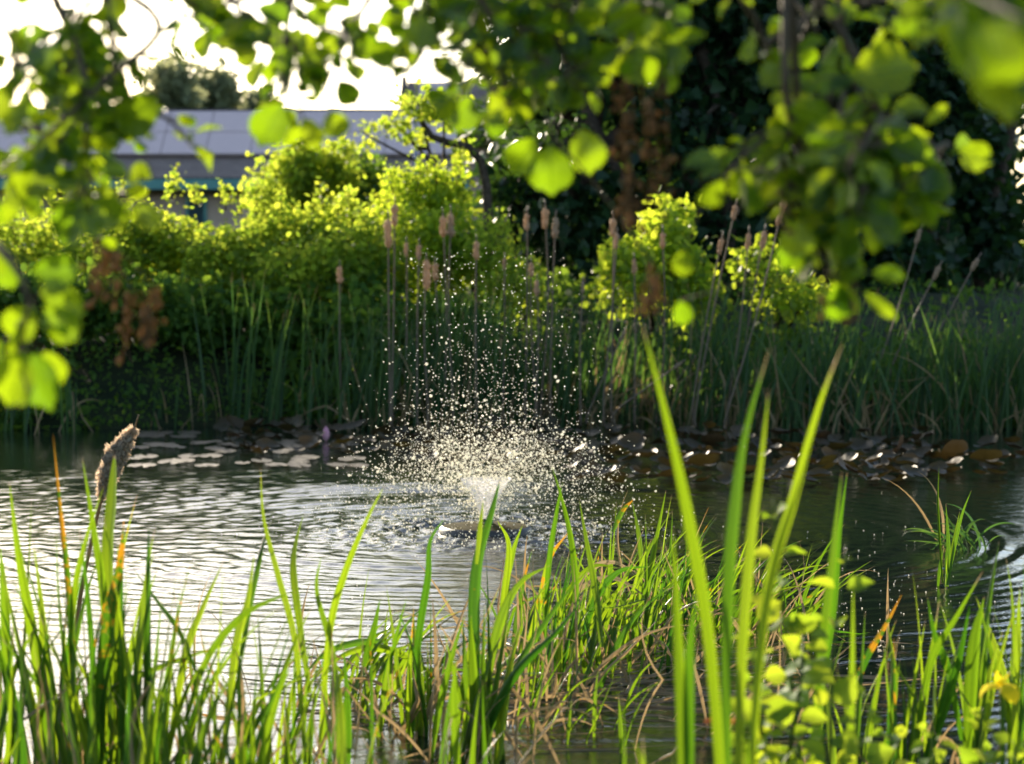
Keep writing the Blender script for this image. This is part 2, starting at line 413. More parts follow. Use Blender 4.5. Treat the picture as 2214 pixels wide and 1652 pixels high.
mb = MB()
for s in (0, 1):
    ya = Y2 - .1 if s == 0 else Y2 + 2 * dp + .1
    V = [(xa - .12, ya, z0 - .25), (xa - .12, ya, z0 + .05), (xa - .12, Y2 + dp, z1 + .12), (xa - .12, Y2 + dp, z1 - .2)]
    V = V + [(a + .1, b, c) for a, b, c in V]
    mb.add(V, [(0, 1, 2, 3), (7, 6, 5, 4), (0, 4, 5, 1), (1, 5, 6, 2), (2, 6, 7, 3), (3, 7, 4, 0)])
mb.build('barge_board', M_TRIM, B2, smooth=False)
sl2 = (z1 - z0) / st_
for a in (900, 953):
    panel(bx(a, Y2), bx(a + 50, Y2), sl2 * .35, sl2 * .92, B2, Y2, z0)
LP = thing('metal_post', 'thin grey metal post standing in front of the solar roof', 'post', (bx(898, 38), 38, gz))
mb = MB(); P0 = np.array([bx(898, 38), 38, gz]); zt = bz(262, 38)
tube(mb, [P0, P0 + (0, 0, (zt - gz) * .5), (P0[0], 38, zt)], [.045, .04, .03], 8); mb.build('pole', M_GREY, LP)
mb = MB(); revolve(mb, [(0, zt + .06), (.05, zt + .04), (.06, zt), (0.031, zt - .02)], (P0[0], 38, 0), 10); mb.build('cap', M_GREY, LP)
mb = MB(); revolve(mb, [(.10, gz), (.10, gz + .3), (.046, gz + .34)], (P0[0], 38, 0), 10); mb.build('base', M_GREY, LP)

ORD = 'first second third fourth fifth sixth seventh eighth ninth tenth eleventh twelfth thirteenth fourteenth fifteenth sixteenth seventeenth eighteenth nineteenth twentieth'.split()
TENS = {2: 'twenty', 3: 'thirty', 4: 'forty'}
def ordinal(i):
    return ORD[i] if i < 20 else TENS[(i + 1) // 10] + '-' + ORD[(i + 1) % 10 - 1] if (i + 1) % 10 else {30: 'thirtieth', 40: 'fortieth'}[i + 1]

# ------------------------------------------------------------------ trees and shrubs
def crown_tree(name, label, cat, base, trunk_pts, blobs, leafm, leaf, seed, group=None, tmpl=LEAF6, limbs=True, r0=.12):
    rng = np.random.default_rng(seed)
    t = thing(name, label, cat, base, group)
    mb = MB()
    tp = np.asarray(trunk_pts, float)
    tube(mb, tp, [r0, r0 * .75, r0 * .5], 8, k=10)
    for c, rad, n in blobs:
        if limbs:
            a = tp[0] + (tp[-1] - tp[0]) * rng.uniform(.35, .9)
            c_ = np.asarray(c, float); mid = (a + c_) / 2 + rng.normal(size=3) * .1 * np.linalg.norm(c_ - a)
            tube(mb, [a, mid, c_, c_ + rng.normal(size=3) * .3 * np.mean(rad)], [r0 * .45, r0 * .3, r0 * .15, r0 * .05], 5, k=9)
    mb.build('trunk', M_BARK, t)
    mb = MB()
    for c, rad, n in blobs: leaf_blob(mb, c, rad, n, leaf, rng, tmpl=tmpl)
    mb.build('crown', leafm, t)
    return t

def pxblob(x, y, Y, rx, ry, rd, n):
    return (at(x, y, Y), (rx * Y / FP, rd, ry * Y / FP), n)

def shrub(label, Y, blobs, leafm=M_HEDGE, leaf=.044, seed=0, name='shrub', group='shrubs in the hedge behind the pond', shoots=(), depth=.30):
    rng = np.random.default_rng(seed)
    bxs = np.mean([b[0] for b in blobs]); X = at(bxs, 600, Y)[0]
    base = np.array([X, Y + .1, float(ground_z(np.array(X), np.array(Y + .1)))])
    t = thing(name, label, 'shrub' if name == 'shrub' else name, base, group)
    mb = MB(); st = MB()
    for (x, y, rx, ry, n) in blobs:
        c, rad, n = pxblob(x, y, Y - (y - 480) / 100 * .40 + rng.uniform(-.15, .2), rx, ry, depth * rng.uniform(.7, 1.1), n)
        leaf_blob(mb, c, rad, n, leaf, rng)
        tube(st, [base + rng.normal(size=3) * (.06, .06, 0), (base + c) / 2 + rng.normal(size=3) * .1, c, c + (rng.normal() * .1, 0, rad[2] * .7)], [.025, .018, .01, .004], 5, k=9)
    for (x, y, h) in shoots:      # upright leafy shoots above the outline
        p0, p1 = at(x, y + h, Y), at(x + rng.normal() * 8, y, Y)
        tube(st, [p0, (p0 + p1) / 2, p1], [.008, .006, .003], 4)
        m = int(h * 1.1); s = rng.random(m) ** .8; P = p0 + (p1 - p0) * s[:, None] + rng.normal(size=(m, 3)) * .035
        scatter(mb, LEAF6, LEAF6F, P, nrm(rand_dirs(m, rng) + (0, 0, .4)), nrm(rand_dirs(m, rng) + (0, 0, .6)), leaf * rng.uniform(.7, 1.2, m))
    st.build('stem', M_BARK, t); mb.build('foliage', leafm, t)
    return t

shrub('bushy shrub at the left end of the hedge, behind the hanging alder leaves', 19.2, [(40, 540, 130, 110, 1900), (150, 500, 110, 90, 1500), (200, 590, 120, 80, 1400), (-70, 560, 120, 110, 900)], seed=1)
shrub('round green shrub with two upright shoots, below the left half of the solar roof', 19.4, [(280, 520, 90, 60, 1500), (370, 530, 80, 55, 1300), (330, 570, 120, 90, 1900)], seed=2, shoots=[(372, 372, 60), (275, 395, 50), (425, 400, 45)])
shrub('paler shrub with shoots against the pink wall and window', 19.0, [(480, 550, 70, 45, 1200), (560, 530, 60, 50, 1200), (520, 580, 110, 80, 1900)], seed=3, shoots=[(488, 395, 60), (555, 410, 55), (520, 425, 40)])
shrub('widest sunlit shrub of the hedge, below the conical tree', 18.7, [(650, 520, 90, 60, 1800), (740, 505, 80, 65, 1700), (690, 590, 130, 60, 2300), (800, 560, 80, 70, 1400)], M_HEDGE, seed=4, shoots=[(600, 415, 50), (700, 400, 55), (760, 420, 40)])
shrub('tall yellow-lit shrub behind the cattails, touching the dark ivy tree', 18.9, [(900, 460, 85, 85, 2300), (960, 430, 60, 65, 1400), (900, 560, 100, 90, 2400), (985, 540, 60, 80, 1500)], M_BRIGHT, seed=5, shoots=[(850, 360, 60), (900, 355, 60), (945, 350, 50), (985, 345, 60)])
shrub('low shrub with scattered lit leaves at the foot of the ivy tree', 18.6, [(1060, 560, 55, 80, 1000), (1110, 620, 60, 50, 700)], M_HEDGE, seed=6)
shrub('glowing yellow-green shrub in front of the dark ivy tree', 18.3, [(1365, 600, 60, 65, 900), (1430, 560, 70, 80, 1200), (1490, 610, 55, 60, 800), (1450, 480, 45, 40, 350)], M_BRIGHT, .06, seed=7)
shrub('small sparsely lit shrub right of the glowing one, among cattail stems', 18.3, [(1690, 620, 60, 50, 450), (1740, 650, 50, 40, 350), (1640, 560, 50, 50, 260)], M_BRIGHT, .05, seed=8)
shrub('bright bush standing in for lit grass at the right edge beyond the ivy tree', 30.0, [(2215, 580, 50, 60, 1200), (2260, 560, 60, 60, 900)], M_BRIGHT, .06, seed=9)  # bush added in place of the sunlit grass in this gap

for i, (x, y, rx, ry, nn) in enumerate([(20, 660, 130, 55, 1500), (215, 655, 110, 50, 1300), (400, 668, 100, 45, 1200), (575, 680, 90, 38, 1000), (760, 682, 90, 36, 900), (960, 690, 90, 32, 700)]):
    shrub(f'low dark bramble at the foot of the hedge, {ordinal(i)} from the left', 18.4, [(x, y, rx, ry, nn), (x + 40, y + 25, rx * .6, ry * .7, nn // 3)], M_BANK, .065, seed=11 + i, name='bramble', group='brambles at the foot of the hedge')
crown_tree('conical_tree', 'pale green conical tree rising in front of the solar roof', 'tree', at(650, 620, 24) * (1, 1, 0) + (0, 0, .75),
           [at(650, 620, 24), at(650, 480, 24), at(655, 330, 24)],
           [pxblob(650, 340, 24, 45, 50, .3, 700), pxblob(620, 400, 24, 70, 55, .45, 1300), pxblob(690, 400, 24, 70, 60, .45, 1300), pxblob(600, 470, 24, 60, 60, .5, 900), pxblob(740, 350, 24, 30, 40, .3, 350)], M_HEDGE, .06, 21)
crown_tree('dark_shrub_tree', 'dull dark bush in front of the pink wall, right of the conical tree', 'tree', at(775, 620, 26) * (1, 1, 0) + (0, 0, .75),
           [at(775, 620, 26), at(775, 480, 26), at(775, 400, 26)], [pxblob(775, 390, 26, 45, 50, .4, 900), pxblob(770, 450, 26, 60, 50, .4, 900)], M_BANK, .06, 22)
g = crown_tree('gnarled_tree', 'small gnarled tree with a crooked bough reaching left over the roof', 'tree', at(1040, 640, 20.8) * (1, 1, 0) + (0, 0, .85),
           [at(1040, 640, 20.8), at(1055, 450, 20.8), at(1030, 330, 20.8), at(940, 300, 20.8), at(905, 250, 20.8)],
           [pxblob(905, 225, 20.8, 50, 24, .2, 260), pxblob(850, 265, 20.8, 36, 22, .2, 110), pxblob(960, 235, 20.8, 50, 28, .25, 190), pxblob(885, 305, 20.8, 40, 16, .2, 70), pxblob(790, 290, 20.8, 12, 38, .1, 60), pxblob(985, 330, 20.8, 25, 18, .2, 60)], M_HEDGE, .055, 23, limbs=True, r0=.05)
for i, (x, y, Y, rx, ry, n, lab) in enumerate([(465, 195, 95, 45, 40, 700, 'hazy round tree standing far behind the ridge of the solar roof'),
                                            (375, 190, 88, 50, 65, 800, 'hazy taller tree far behind the roof, left of the round one'),
                                            (560, 214, 110, 20, 18, 200, 'tiny far bush showing over the ridge of the solar roof')]):
    gx = at(x, 552, Y); base = np.array([gx[0], Y, float(ground_z(np.array(0.), np.array(float(Y))))])
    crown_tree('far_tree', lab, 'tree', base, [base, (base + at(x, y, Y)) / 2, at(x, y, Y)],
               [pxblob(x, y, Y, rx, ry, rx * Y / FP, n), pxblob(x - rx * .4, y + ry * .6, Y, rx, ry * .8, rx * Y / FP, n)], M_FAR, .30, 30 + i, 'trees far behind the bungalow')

# the big dark ivy-grown tree and the ones behind it
rng = np.random.default_rng(50)
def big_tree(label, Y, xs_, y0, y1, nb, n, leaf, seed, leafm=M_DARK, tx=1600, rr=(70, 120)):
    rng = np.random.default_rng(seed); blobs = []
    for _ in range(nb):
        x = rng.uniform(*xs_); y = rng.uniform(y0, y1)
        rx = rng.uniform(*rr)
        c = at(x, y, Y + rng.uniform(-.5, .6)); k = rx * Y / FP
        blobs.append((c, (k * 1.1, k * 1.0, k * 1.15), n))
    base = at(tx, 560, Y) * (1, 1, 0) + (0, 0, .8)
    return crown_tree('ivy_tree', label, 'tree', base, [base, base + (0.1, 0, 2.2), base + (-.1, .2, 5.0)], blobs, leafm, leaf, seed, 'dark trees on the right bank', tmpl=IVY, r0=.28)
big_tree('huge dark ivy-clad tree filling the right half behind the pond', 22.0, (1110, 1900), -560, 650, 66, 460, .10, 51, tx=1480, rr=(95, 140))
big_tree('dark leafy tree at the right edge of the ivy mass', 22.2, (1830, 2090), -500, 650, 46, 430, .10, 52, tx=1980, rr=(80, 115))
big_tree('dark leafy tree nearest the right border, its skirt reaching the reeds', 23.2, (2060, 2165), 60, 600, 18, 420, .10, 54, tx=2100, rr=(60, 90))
big_tree('dark tree standing behind the ivy-clad one, hidden up to its top', 26.0, (1180, 2080), -500, 560, 44, 420, .17, 53, tx=1620, rr=(110, 160))  # added behind to block sky showing through the ivy crown

# low undergrowth on the far bank: one uncountable mass
mb = MB(); rng = np.random.default_rng(60)
n_ = 32000
X = rng.uniform(-5.2, 6.2, n_); Y = shore(X) - .1 + 3.6 * rng.random(n_) ** 1.2
clump = 0.5 + 0.5 * np.sin(X * 3.1 + np.sin(Y * 2.7)) * np.sin(Y * 2.9 + X * 1.3 + 1)
thin = ~((X > .5) & (Y > shore(X) + 1.1) & (rng.random(n_) < .85)); X, Y, clump = X[thin], Y[thin], clump[thin]; n_ = len(X)
H = (0.16 + 0.40 * clump) * np.where(X < -.8, 1.25, .6) * np.clip((Y - shore(X) + .4) / .8, .3, 1)
P = np.stack([X, Y, ground_z(X, Y) + H * rng.random(n_) ** .6], -1)
scatter(mb, LEAF6, LEAF6F, P, nrm(rand_dirs(n_, rng) + (0, -.3, .15)), nrm(rand_dirs(n_, rng) * .8 + (0, -.2, .8)), np.where(np.sin(X * 1.9 + Y * 1.1) > .1, rng.uniform(.03, .06, n_), rng.uniform(.05, .12, n_)), wid=rng.uniform(.35, 1.1, n_))
kind(mb.build('undergrowth', M_BANK), 'stuff')

# ------------------------------------------------------------------ blades
def blade(mb, P, width, face, dry=0.0, tipdry=0.15, orange=0.0, k=12, twist=0.0, crease=.34, rng=R, rnd=None, blunt=False):
    P = spline(P, k) if len(P) != k else np.asarray(P, float)
    s = np.linspace(0, 1, k); t = nrm(np.gradient(P, axis=0))
    f = nrm(np.asarray(face, float))[None] + 0 * P
    side = nrm(np.cross(t, f)); nor = np.cross(side, t)
    a = (twist * s)[:, None]; side, nor = side * np.cos(a) + nor * np.sin(a), nor * np.cos(a) - side * np.sin(a)
    prof = np.minimum(1, .6 + 1.3 * s) * (np.clip((1 - s) / .35, 0, 1) ** .5 if blunt else np.clip((1 - s) / .55, 0, 1) ** .9)
    prof[-1] = .03 if not blunt else .2
    wv = (width * .5 * prof)[:, None]
    V = np.stack([P - side * wv, P + nor * wv * crease * 2, P + side * wv], 1).reshape(-1, 3)
    T = np.zeros((k, 3, 4)); d = np.clip(dry + np.clip((s - (1 - tipdry)) / max(tipdry, .01), 0, 1) * .9, 0, 1)
    T[:, :, 0] = d[:, None]; T[:, :, 1] = rng.random() if rnd is None else rnd
    T[:, :, 2] = (orange * (.55 + .45 * s))[:, None] if np.ndim(orange) == 0 else orange
    T[:, :, 3] = np.array([0, .5, 1.0])[None]
    i = np.arange(k - 1)[:, None] * 3; j = np.arange(2)[None]
    mb.add(V, np.stack([i + j, i + j + 1, i + 3 + j + 1, i + 3 + j], -1).reshape(-1, 4), T.reshape(-1, 4))

def grow(base, L, az, lean, droop, k=12, kink=None):
    """a blade curve that leans to azimuth az and bends over by droop; kink folds it sharply"""
    th = lean; P = [np.asarray(base, float)]; h = np.array([sin(az), cos(az), 0]); dl = L / (k - 1)
    for i in range(1, k):
        s = i / (k - 1); a = th + droop * s ** 1.8
        if kink and s > kink[0]: a += kink[1]
        q = P[-1] + (h * sin(a) + np.array([0, 0, cos(a)])) * dl
        if q[2] < .006: q[2] = .006 + .004 * np.sin(i)
        P.append(q)
    return np.array(P)
def face_of(rng, sd=.8):
    a = rng.normal(0, sd); return np.array([sin(a), -cos(a), rng.normal(0, .15)])

# far bank reeds
frng = np.random.default_rng(70)
spots = [(35, 905, 800, 6), (150, 905, 730, 6), (365, 903, 810, 5), (655, 903, 740, 7), (500, 905, 600, 16), (590, 905, 640, 14), (718, 905, 635, 20), (770, 905, 670, 18)]
x = 820.0
while x < 2260:
    spots.append((x, 905 + (x - 820) * .028 + frng.uniform(-8, 14), frng.uniform(560, 690) + (20 if x < 1300 else 0), int(frng.integers(20, 32))))
    x += frng.uniform(34, 56)
spots.sort()
for i, (x, yb, yt, nb) in enumerate(spots):
    Yb = float(shore(np.array(at(x, 552, 16.8)[0]))) - frng.uniform(.05, .35); b = at(x, 552, Yb); b[2] = -.02
    H = at(x, yt, Yb)[2]
    nd = 4 if x < 800 else int(frng.integers(8, 26))
    look = ('sparse thin' if nb < 10 else 'slender upright' if nb < 20 else 'broad' if nd < 14 else 'brown-bottomed')
    t = thing('reed_clump', f'{look} far bank reed clump, {ordinal(i)} from the left along the shore', 'reeds', b, 'reed clumps along the far shore')
    mb = MB(); ln = .06 if x < 1500 else .16
    for _ in range(nb):
        p0 = b + frng.normal(size=3) * (.07 if nb < 19 else .13, .10, 0)
        blade(mb, grow(p0, H * frng.choice([frng.uniform(.5, .95), frng.uniform(.9, 1.12)]), frng.uniform(0, 6.28) if frng.random() < .6 else frng.normal(1.3, .5), abs(frng.normal(ln, .07)), abs(frng.normal(.15, .25)), 9),
              frng.uniform(.012, .022), face_of(frng, .5), 0, .06, frng.choice([0, 0, 0, .35]), 9, frng.normal(0, .5), rng=frng)
    mb.build('leaves', M_FARREED, t)
    mb = MB()
    for _ in range(nd):
        p0 = b + frng.normal(size=3) * (.16, .10, 0)
        blade(mb, grow(p0, frng.uniform(.2, .55) if frng.random() < .7 else frng.uniform(.5, 1.0), frng.uniform(0, 6.28), abs(frng.normal(.35, .3)), frng.normal(.4, .7), 8, (frng.uniform(.3, .7), frng.normal(0, 1.2)) if frng.random() < .5 else None),
              frng.uniform(.008, .016), face_of(frng), .6, .2, 0, 8, frng.normal(0, 1), rng=frng)
    mb.build('dry_leaves', M_DRY, t)
# cattails of the far bank: head x, y, head length, base x, base y, look
def head_mesh(mb, P0, P1, r, rng, ragged=.25, seg=9, rings=14, fuzz=0):
    P = spline([P0, (P0 + P1) / 2 + rng.normal(size=3) * .02 * np.linalg.norm(P1 - P0), P1], rings)
    s = np.linspace(0, 1, rings); rad = r * np.clip(np.minimum(s, 1 - s) * 7, .12, 1) ** .6 * (1 + ragged * rng.normal(size=rings) * .5)
    n0 = mb.n; tube(mb, P, np.maximum(rad, r * .1), seg)
    V = mb.V[-1]; ax = np.repeat(P, seg, 0); V += (V - ax) * (ragged * rng.normal(size=(len(V), 1))) ; mb.V[-1] = V
    if fuzz:
        m = fuzz; si = rng.integers(0, rings - 1, m); c = P[si] + (P[si + 1] - P[si]) * rng.random((m, 1))
        d = rand_dirs(m, rng); ta = nrm(P1 - P0); d = nrm(d - (d @ ta)[:, None] * ta * .6)
        st = c + d * rad[si][:, None] * .8
        tmpl = np.array([(-.06, 0, 0), (.06, 0, 0), (.03, 1, 0), (-.03, 1, 0)], float)
        scatter(mb, tmpl, np.array([(0, 1, 2, 3)]), st, d, rand_dirs(m, rng), r * rng.uniform(.3, .75, m))
heads = [(735, 595, 38, 737, 850), (840, 505, 62, 843, 850), (853, 466, 48, 848, 830), (879, 541, 30, 876, 850), (906, 546, 34, 902, 850), (922, 595, 66, 924, 860),
         (941, 588, 38, 946, 860), (958, 490, 46, 962, 850), (975, 487, 52, 978, 850), (1030, 542, 40, 1030, 860), (1091, 571, 26, 1088, 860), (1140, 481, 38, 1136, 860),
         (1178, 472, 46, 1170, 860), (1201, 493, 44, 1190, 860), (1149, 584, 32, 1160, 860), (1161, 623, 36, 1158, 870), (1260, 622, 26, 1255, 870), (1326, 492, 42, 1322, 800),
         (1333, 522, 34, 1306, 850), (1371, 577, 34, 1372, 870), (1433, 520, 36, 1430, 870), (1558, 532, 36, 1500, 860), (1588, 460, 34, 1505, 880), (1617, 523, 36, 1575, 870), (1650, 520, 40, 1600, 860),
         (1690, 452, 74, 1570, 900), (1345, 728, 30, 1270, 900), (1500, 778, 26, 1420, 880), (1985, 512, 34, 1880, 850), (2025, 590, 34, 1920, 820), (2107, 573, 32, 1950, 860), (2086, 685, 30, 2060, 850), (1465, 790, 24, 1330, 890)]
heads.sort()
crng = np.random.default_rng(80)
for i, (hx, hy, hl, bx_, by_) in enumerate(heads):
    Y = crng.uniform(16.3, 16.9)
    b = at(bx_, by_, Y); b[2] = .02; top = at(hx, hy, Y)
    d = nrm(top - at(bx_, by_, Y)); hh = hl * Y / FP; r = hh * .125 if hl > 60 else hh * .145
    look = 'pale bulging' if hl > 60 else 'pale long' if hl > 43 else 'short' if hl < 31 else 'brown-grey'
    t = thing('cattail', f'{look} far bank cattail head on its dry stalk, {ordinal(i)} cattail from the left', 'cattail', b, 'cattails on the far shore')
    mb = MB(); mid = at((bx_ + hx) / 2 + crng.normal() * 4, (by_ + hy) / 2, Y)
    tube(mb, [b, at(bx_, by_, Y), mid, top + d * hh * .5, top + d * hh * .75], [.0075, .007, .006, .005, .003], 6, k=14, T=(.5, crng.random(), 0, .5)); mb.build('stem', M_STALK, t)
    mb = MB(); head_mesh(mb, top - d * hh * .5, top + d * hh * .5, min(r, .024), crng, .22, fuzz=120); mb.build('seed_head', M_HEADFAR, t)
# one tussock of long arching sedge leaning over the pads
def tuft(label, bx_, by_, n, L, lean=(.1, .12), az=None, droop=(.2, .3), wid=(.012, .021), dryn=4, seed=0, hand=(), orange=.12, spread=.05, name='reed_clump', group='reed clumps in the near shallows', m=None, drylen=(.15, .46), D=None):
    rng = np.random.default_rng(seed)
    b = on_water(bx_, by_, 0.0) if D is None else at(bx_, by_, D)
    t = thing(name, label, 'reeds', b, group)
    mb = MB()
    for _ in range(max(3, int(n * .9))):
        p0 = b + rng.normal(size=3) * (spread, spread * .9, 0) + (0, 0, -.03)
        a = rng.uniform(0, 6.28) if az is None or rng.random() < .25 else rng.normal(az, .5)
        og = rng.choice([0, 0, 0, .3, .55]) if rng.random() < orange * 3 else 0
        l = rng.uniform(*L); dr = rng.normal(*droop)
        kk = (rng.uniform(.45, .75), rng.normal(0, 1.0)) if rng.random() < .10 else None
        blade(mb, grow(p0, l, a, abs(rng.normal(*lean)), dr, 14, kk), rng.uniform(*wid) * (0.55 if rng.random() < .35 else 1), face_of(rng, .9), 0, rng.choice([.03, .06, .2], p=[.5, .35, .15]), og, 14, rng.normal(0, .7), rng=rng)
    for h in hand:
        pts, wpx = h[0], h[1]; o = h[2] if len(h) > 2 else {}
        Y0 = b[1]; dy = rng.normal(0, .04)
        P = [at(x, y, Y0 + dy * q) for q, (x, y) in enumerate(pts[::-1])]   # listed tip first; grown from the root
        kw = dict(tipdry=.05, orange=0, twist=rng.normal(0, .3)); kw.update(o)
        blade(mb, P, wpx * Y0 / FP, face_of(rng, .35), k=20, rng=rng, **kw)
    mb.build('leaves', m or M_REED, t)
    if dryn:
        mb = MB()
        for _ in range(int(dryn * .9)):
            p0 = b + rng.normal(size=3) * (spread * 2.2, spread * 1.6, 0)
            blade(mb, grow(p0, rng.uniform(*drylen), rng.uniform(0, 6.28), abs(rng.normal(.5, .4)), rng.normal(.5, .8), 12, (rng.uniform(.2, .6), rng.normal(0, 1.3)) if rng.random() < .5 else None),
                  rng.uniform(.005, .013), face_of(rng), .5, .2, rng.choice([0, 0, .5]), 12, rng.normal(0, 1), rng=rng)
        mb.build('dry_leaves', M_DRY, t)
    return t
OR = dict(orange=.72, tipdry=.10)
# left foreground
tuft('tall reed clump at the bottom left corner, its blades crossing the left border', 40, 1700, 22, (.45, .72), (.12, .10), wid=(.015, .026), seed=101, spread=.09, dryn=8,
     hand=[([(20, 1040), (40, 1200), (75, 1400), (110, 1660)], 24), ([(0, 1180), (10, 1300), (15, 1500)], 22)])
tuft('reed clump with one tall orange-streaked blade, left of the fluffy cattail', 160, 1720, 22, (.42, .66), (.12, .10), wid=(.015, .026), seed=102, spread=.07, dryn=8,
     hand=[([(115, 940), (128, 1080), (150, 1300), (165, 1640)], 22, OR), ([(178, 990), (200, 1130), (225, 1300), (240, 1560)], 18), ([(225, 1050), (185, 1170), (160, 1290), (150, 1500)], 14)])
tuft('reed clump with a red-tipped blade in front of the fluffy cattail', 255, 1740, 24, (.42, .68), (.10, .10), wid=(.015, .026), seed=103, spread=.07, dryn=7,
     hand=[([(248, 985), (240, 1090), (232, 1200), (240, 1400)], 28, dict(blunt=True)), ([(268, 1125), (258, 1230), (225, 1400), (215, 1660)], 28, dict(orange=.66, tipdry=.2)), ([(322, 1135), (320, 1240), (318, 1400), (330, 1640)], 22)])
tuft('dense reed clump right of the red-tipped blade, leaning both ways', 345, 1740, 24, (.38, .60), (.14, .12), wid=(.012, .022), seed=104, spread=.08, dryn=8,
     hand=[([(485, 1210), (440, 1310), (400, 1420), (360, 1660)], 18, dict(tipdry=.15)), ([(285, 1225), (340, 1300), (390, 1370), (430, 1470)], 18)])
tuft('reed clump with narrow blades leaning right over the bright water', 455, 1760, 20, (.36, .56), (.18, .12), 1.3, wid=(.010, .019), seed=105, spread=.08, dryn=8,
     hand=[([(550, 1195), (535, 1300), (510, 1400), (480, 1660)], 20), ([(640, 1280), (580, 1300), (520, 1335), (450, 1420), (400, 1560)], 16)])
tuft('reed clump with a lone orange-tipped blade rising before the ripples', 605, 1700, 13, (.30, .48), (.12, .12), wid=(.010, .019), seed=106, spread=.06, dryn=6,
     hand=[([(563, 1010), (570, 1120), (600, 1240), (640, 1400), (660, 1650)], 14, dict(orange=.45)), ([(590, 1120), (570, 1170), (555, 1240), (520, 1420)], 12)])
tuft('reed clump with two curved blades reaching up left of the fountain', 700, 1690, 12, (.28, .44), (.12, .14), wid=(.010, .019), seed=107, spread=.07, dryn=8,
     hand=[([(832, 1048), (790, 1130), (745, 1240), (712, 1370), (690, 1640)], 17, dict(tipdry=.06)), ([(657, 1110), (640, 1170), (634, 1230), (645, 1330), (670, 1500)], 17), ([(695, 1200), (685, 1280), (720, 1420), (740, 1640)], 14)])
for i, (x, y, n, sd, lab) in enumerate([(-30, 1800, 14, 111, 'short broad reed clump low in the bottom left corner'), (120, 1840, 14, 112, 'short reed clump low at the bottom, under the orange-streaked blade'),
                                     (300, 1840, 16, 113, 'short reed clump at the bottom border under the red-tipped blade'), (430, 1850, 14, 114, 'short reed clump at the bottom border, left of the gap of bright water'),
                                     (560, 1850, 10, 115, 'thin short reed clump at the bottom border by the bright gap')]):
    tuft(lab, x, y, n, (.22, .46), (.15, .12), wid=(.015, .026), seed=sd, spread=.09, dryn=7)
# middle mound
tuft('drooping reed mound left of centre with blades arched over the bright water', 770, 1540, 26, (.26, .42), (.35, .25), 1.2, (.9, .5), (.012, .022), dryn=34, seed=121, spread=.10,
     hand=[([(650, 1500), (720, 1430), (800, 1400), (880, 1420), (940, 1465)], 18), ([(640, 1480), (700, 1415), (770, 1390), (830, 1385)], 16)])
tuft('upright reed clump in the middle mound, standing in open water', 895, 1590, 18, (.24, .42), (.12, .10), None, (.15, .3), (.014, .023), dryn=16, seed=122, spread=.05,
     hand=[([(962, 1120), (930, 1170), (925, 1250), (905, 1380), (890, 1590)], 17), ([(880, 1290), (858, 1370), (840, 1450)], 14), ([(822, 1293), (806, 1370), (785, 1440)], 17, dict(orange=.4))])
tuft('tallest dark-green reed clump of the centre, crossing the fountain float', 1035, 1650, 20, (.30, .48), (.14, .10), .9, (.2, .3), (.016, .026), dryn=16, seed=123, spread=.05,
     hand=[([(1082, 1033), (1062, 1110), (1030, 1230), (1025, 1400), (1035, 1650)], 27, dict(orange=.42, tipdry=.08)), ([(1275, 1278), (1200, 1370), (1120, 1450), (1060, 1560), (1045, 1640)], 24),
           ([(1260, 1240), (1190, 1330), (1120, 1440), (1060, 1580)], 17, dict(dry=.25)), ([(1190, 1222), (1130, 1255), (1090, 1320), (1060, 1430), (1040, 1600)], 22),
           ([(1045, 1080), (1038, 1140), (1030, 1220)], 11), ([(1000, 1330), (1005, 1430), (1020, 1600)], 20), ([(1018, 1330), (1022, 1440), (1030, 1620)], 22)])
tuft('reed clump right of the float with two crossing tips against the spray', 1175, 1490, 24, (.26, .44), (.14, .12), .8, (.3, .4), (.013, .022), dryn=22, seed=124, spread=.08,
     hand=[([(1192, 1005), (1212, 1070), (1235, 1170), (1245, 1300), (1230, 1470)], 15), ([(1217, 1040), (1203, 1110), (1185, 1240), (1175, 1470)], 14), ([(1252, 1078), (1268, 1170), (1290, 1290), (1300, 1400)], 15),
           ([(1075, 1125), (1100, 1180), (1090, 1300), (1080, 1430)], 17), ([(1130, 1135), (1110, 1190), (1090, 1290)], 13), ([(1230, 1150), (1190, 1205), (1170, 1290), (1140, 1400)], 16, OR)])
tuft('dense sunlit reed clump forming the middle of the mound', 1265, 1450, 52, (.24, .46), (.20, .16), 1.0, (.45, .45), (.008, .019), dryn=40, seed=125, spread=.11,
     hand=[([(1405, 1225), (1340, 1235), (1290, 1290), (1250, 1400)], 17), ([(1340, 1228), (1280, 1225), (1230, 1280), (1190, 1360)], 16), ([(1370, 1080), (1345, 1105), (1325, 1150)], 13, OR)])
tuft('reed clump with bleached arching blades right of the mound middle', 1340, 1410, 46, (.24, .48), (.20, .16), 1.2, (.5, .45), (.008, .018), dryn=36, seed=126, spread=.11,
     hand=[([(1440, 1060), (1420, 1160), (1400, 1260), (1370, 1400)], 14), ([(1365, 1078), (1380, 1150), (1390, 1250)], 12), ([(1380, 1240), (1320, 1215), (1265, 1240), (1240, 1300)], 15, dict(dry=.7)), ([(1410, 1300), (1330, 1250), (1260, 1270), (1225, 1330)], 15, dict(dry=.7))])
tuft('reed clump leaning right from the mound over dark water', 1425, 1390, 44, (.24, .50), (.28, .17), 1.4, (.5, .4), (.008, .018), dryn=26, seed=127, spread=.11)
tuft('low splayed reed clump at the right end of the mound', 1520, 1380, 34, (.24, .46), (.45, .2), 1.5, (.6, .35), (.008, .016), dryn=18, seed=128, spread=.10)
tuft('flattened reed clump lying on dark water behind the leafy herb', 1660, 1370, 22, (.24, .42), (.6, .25), 1.4, (.6, .35), (.011, .019), dryn=10, seed=129, spread=.10)
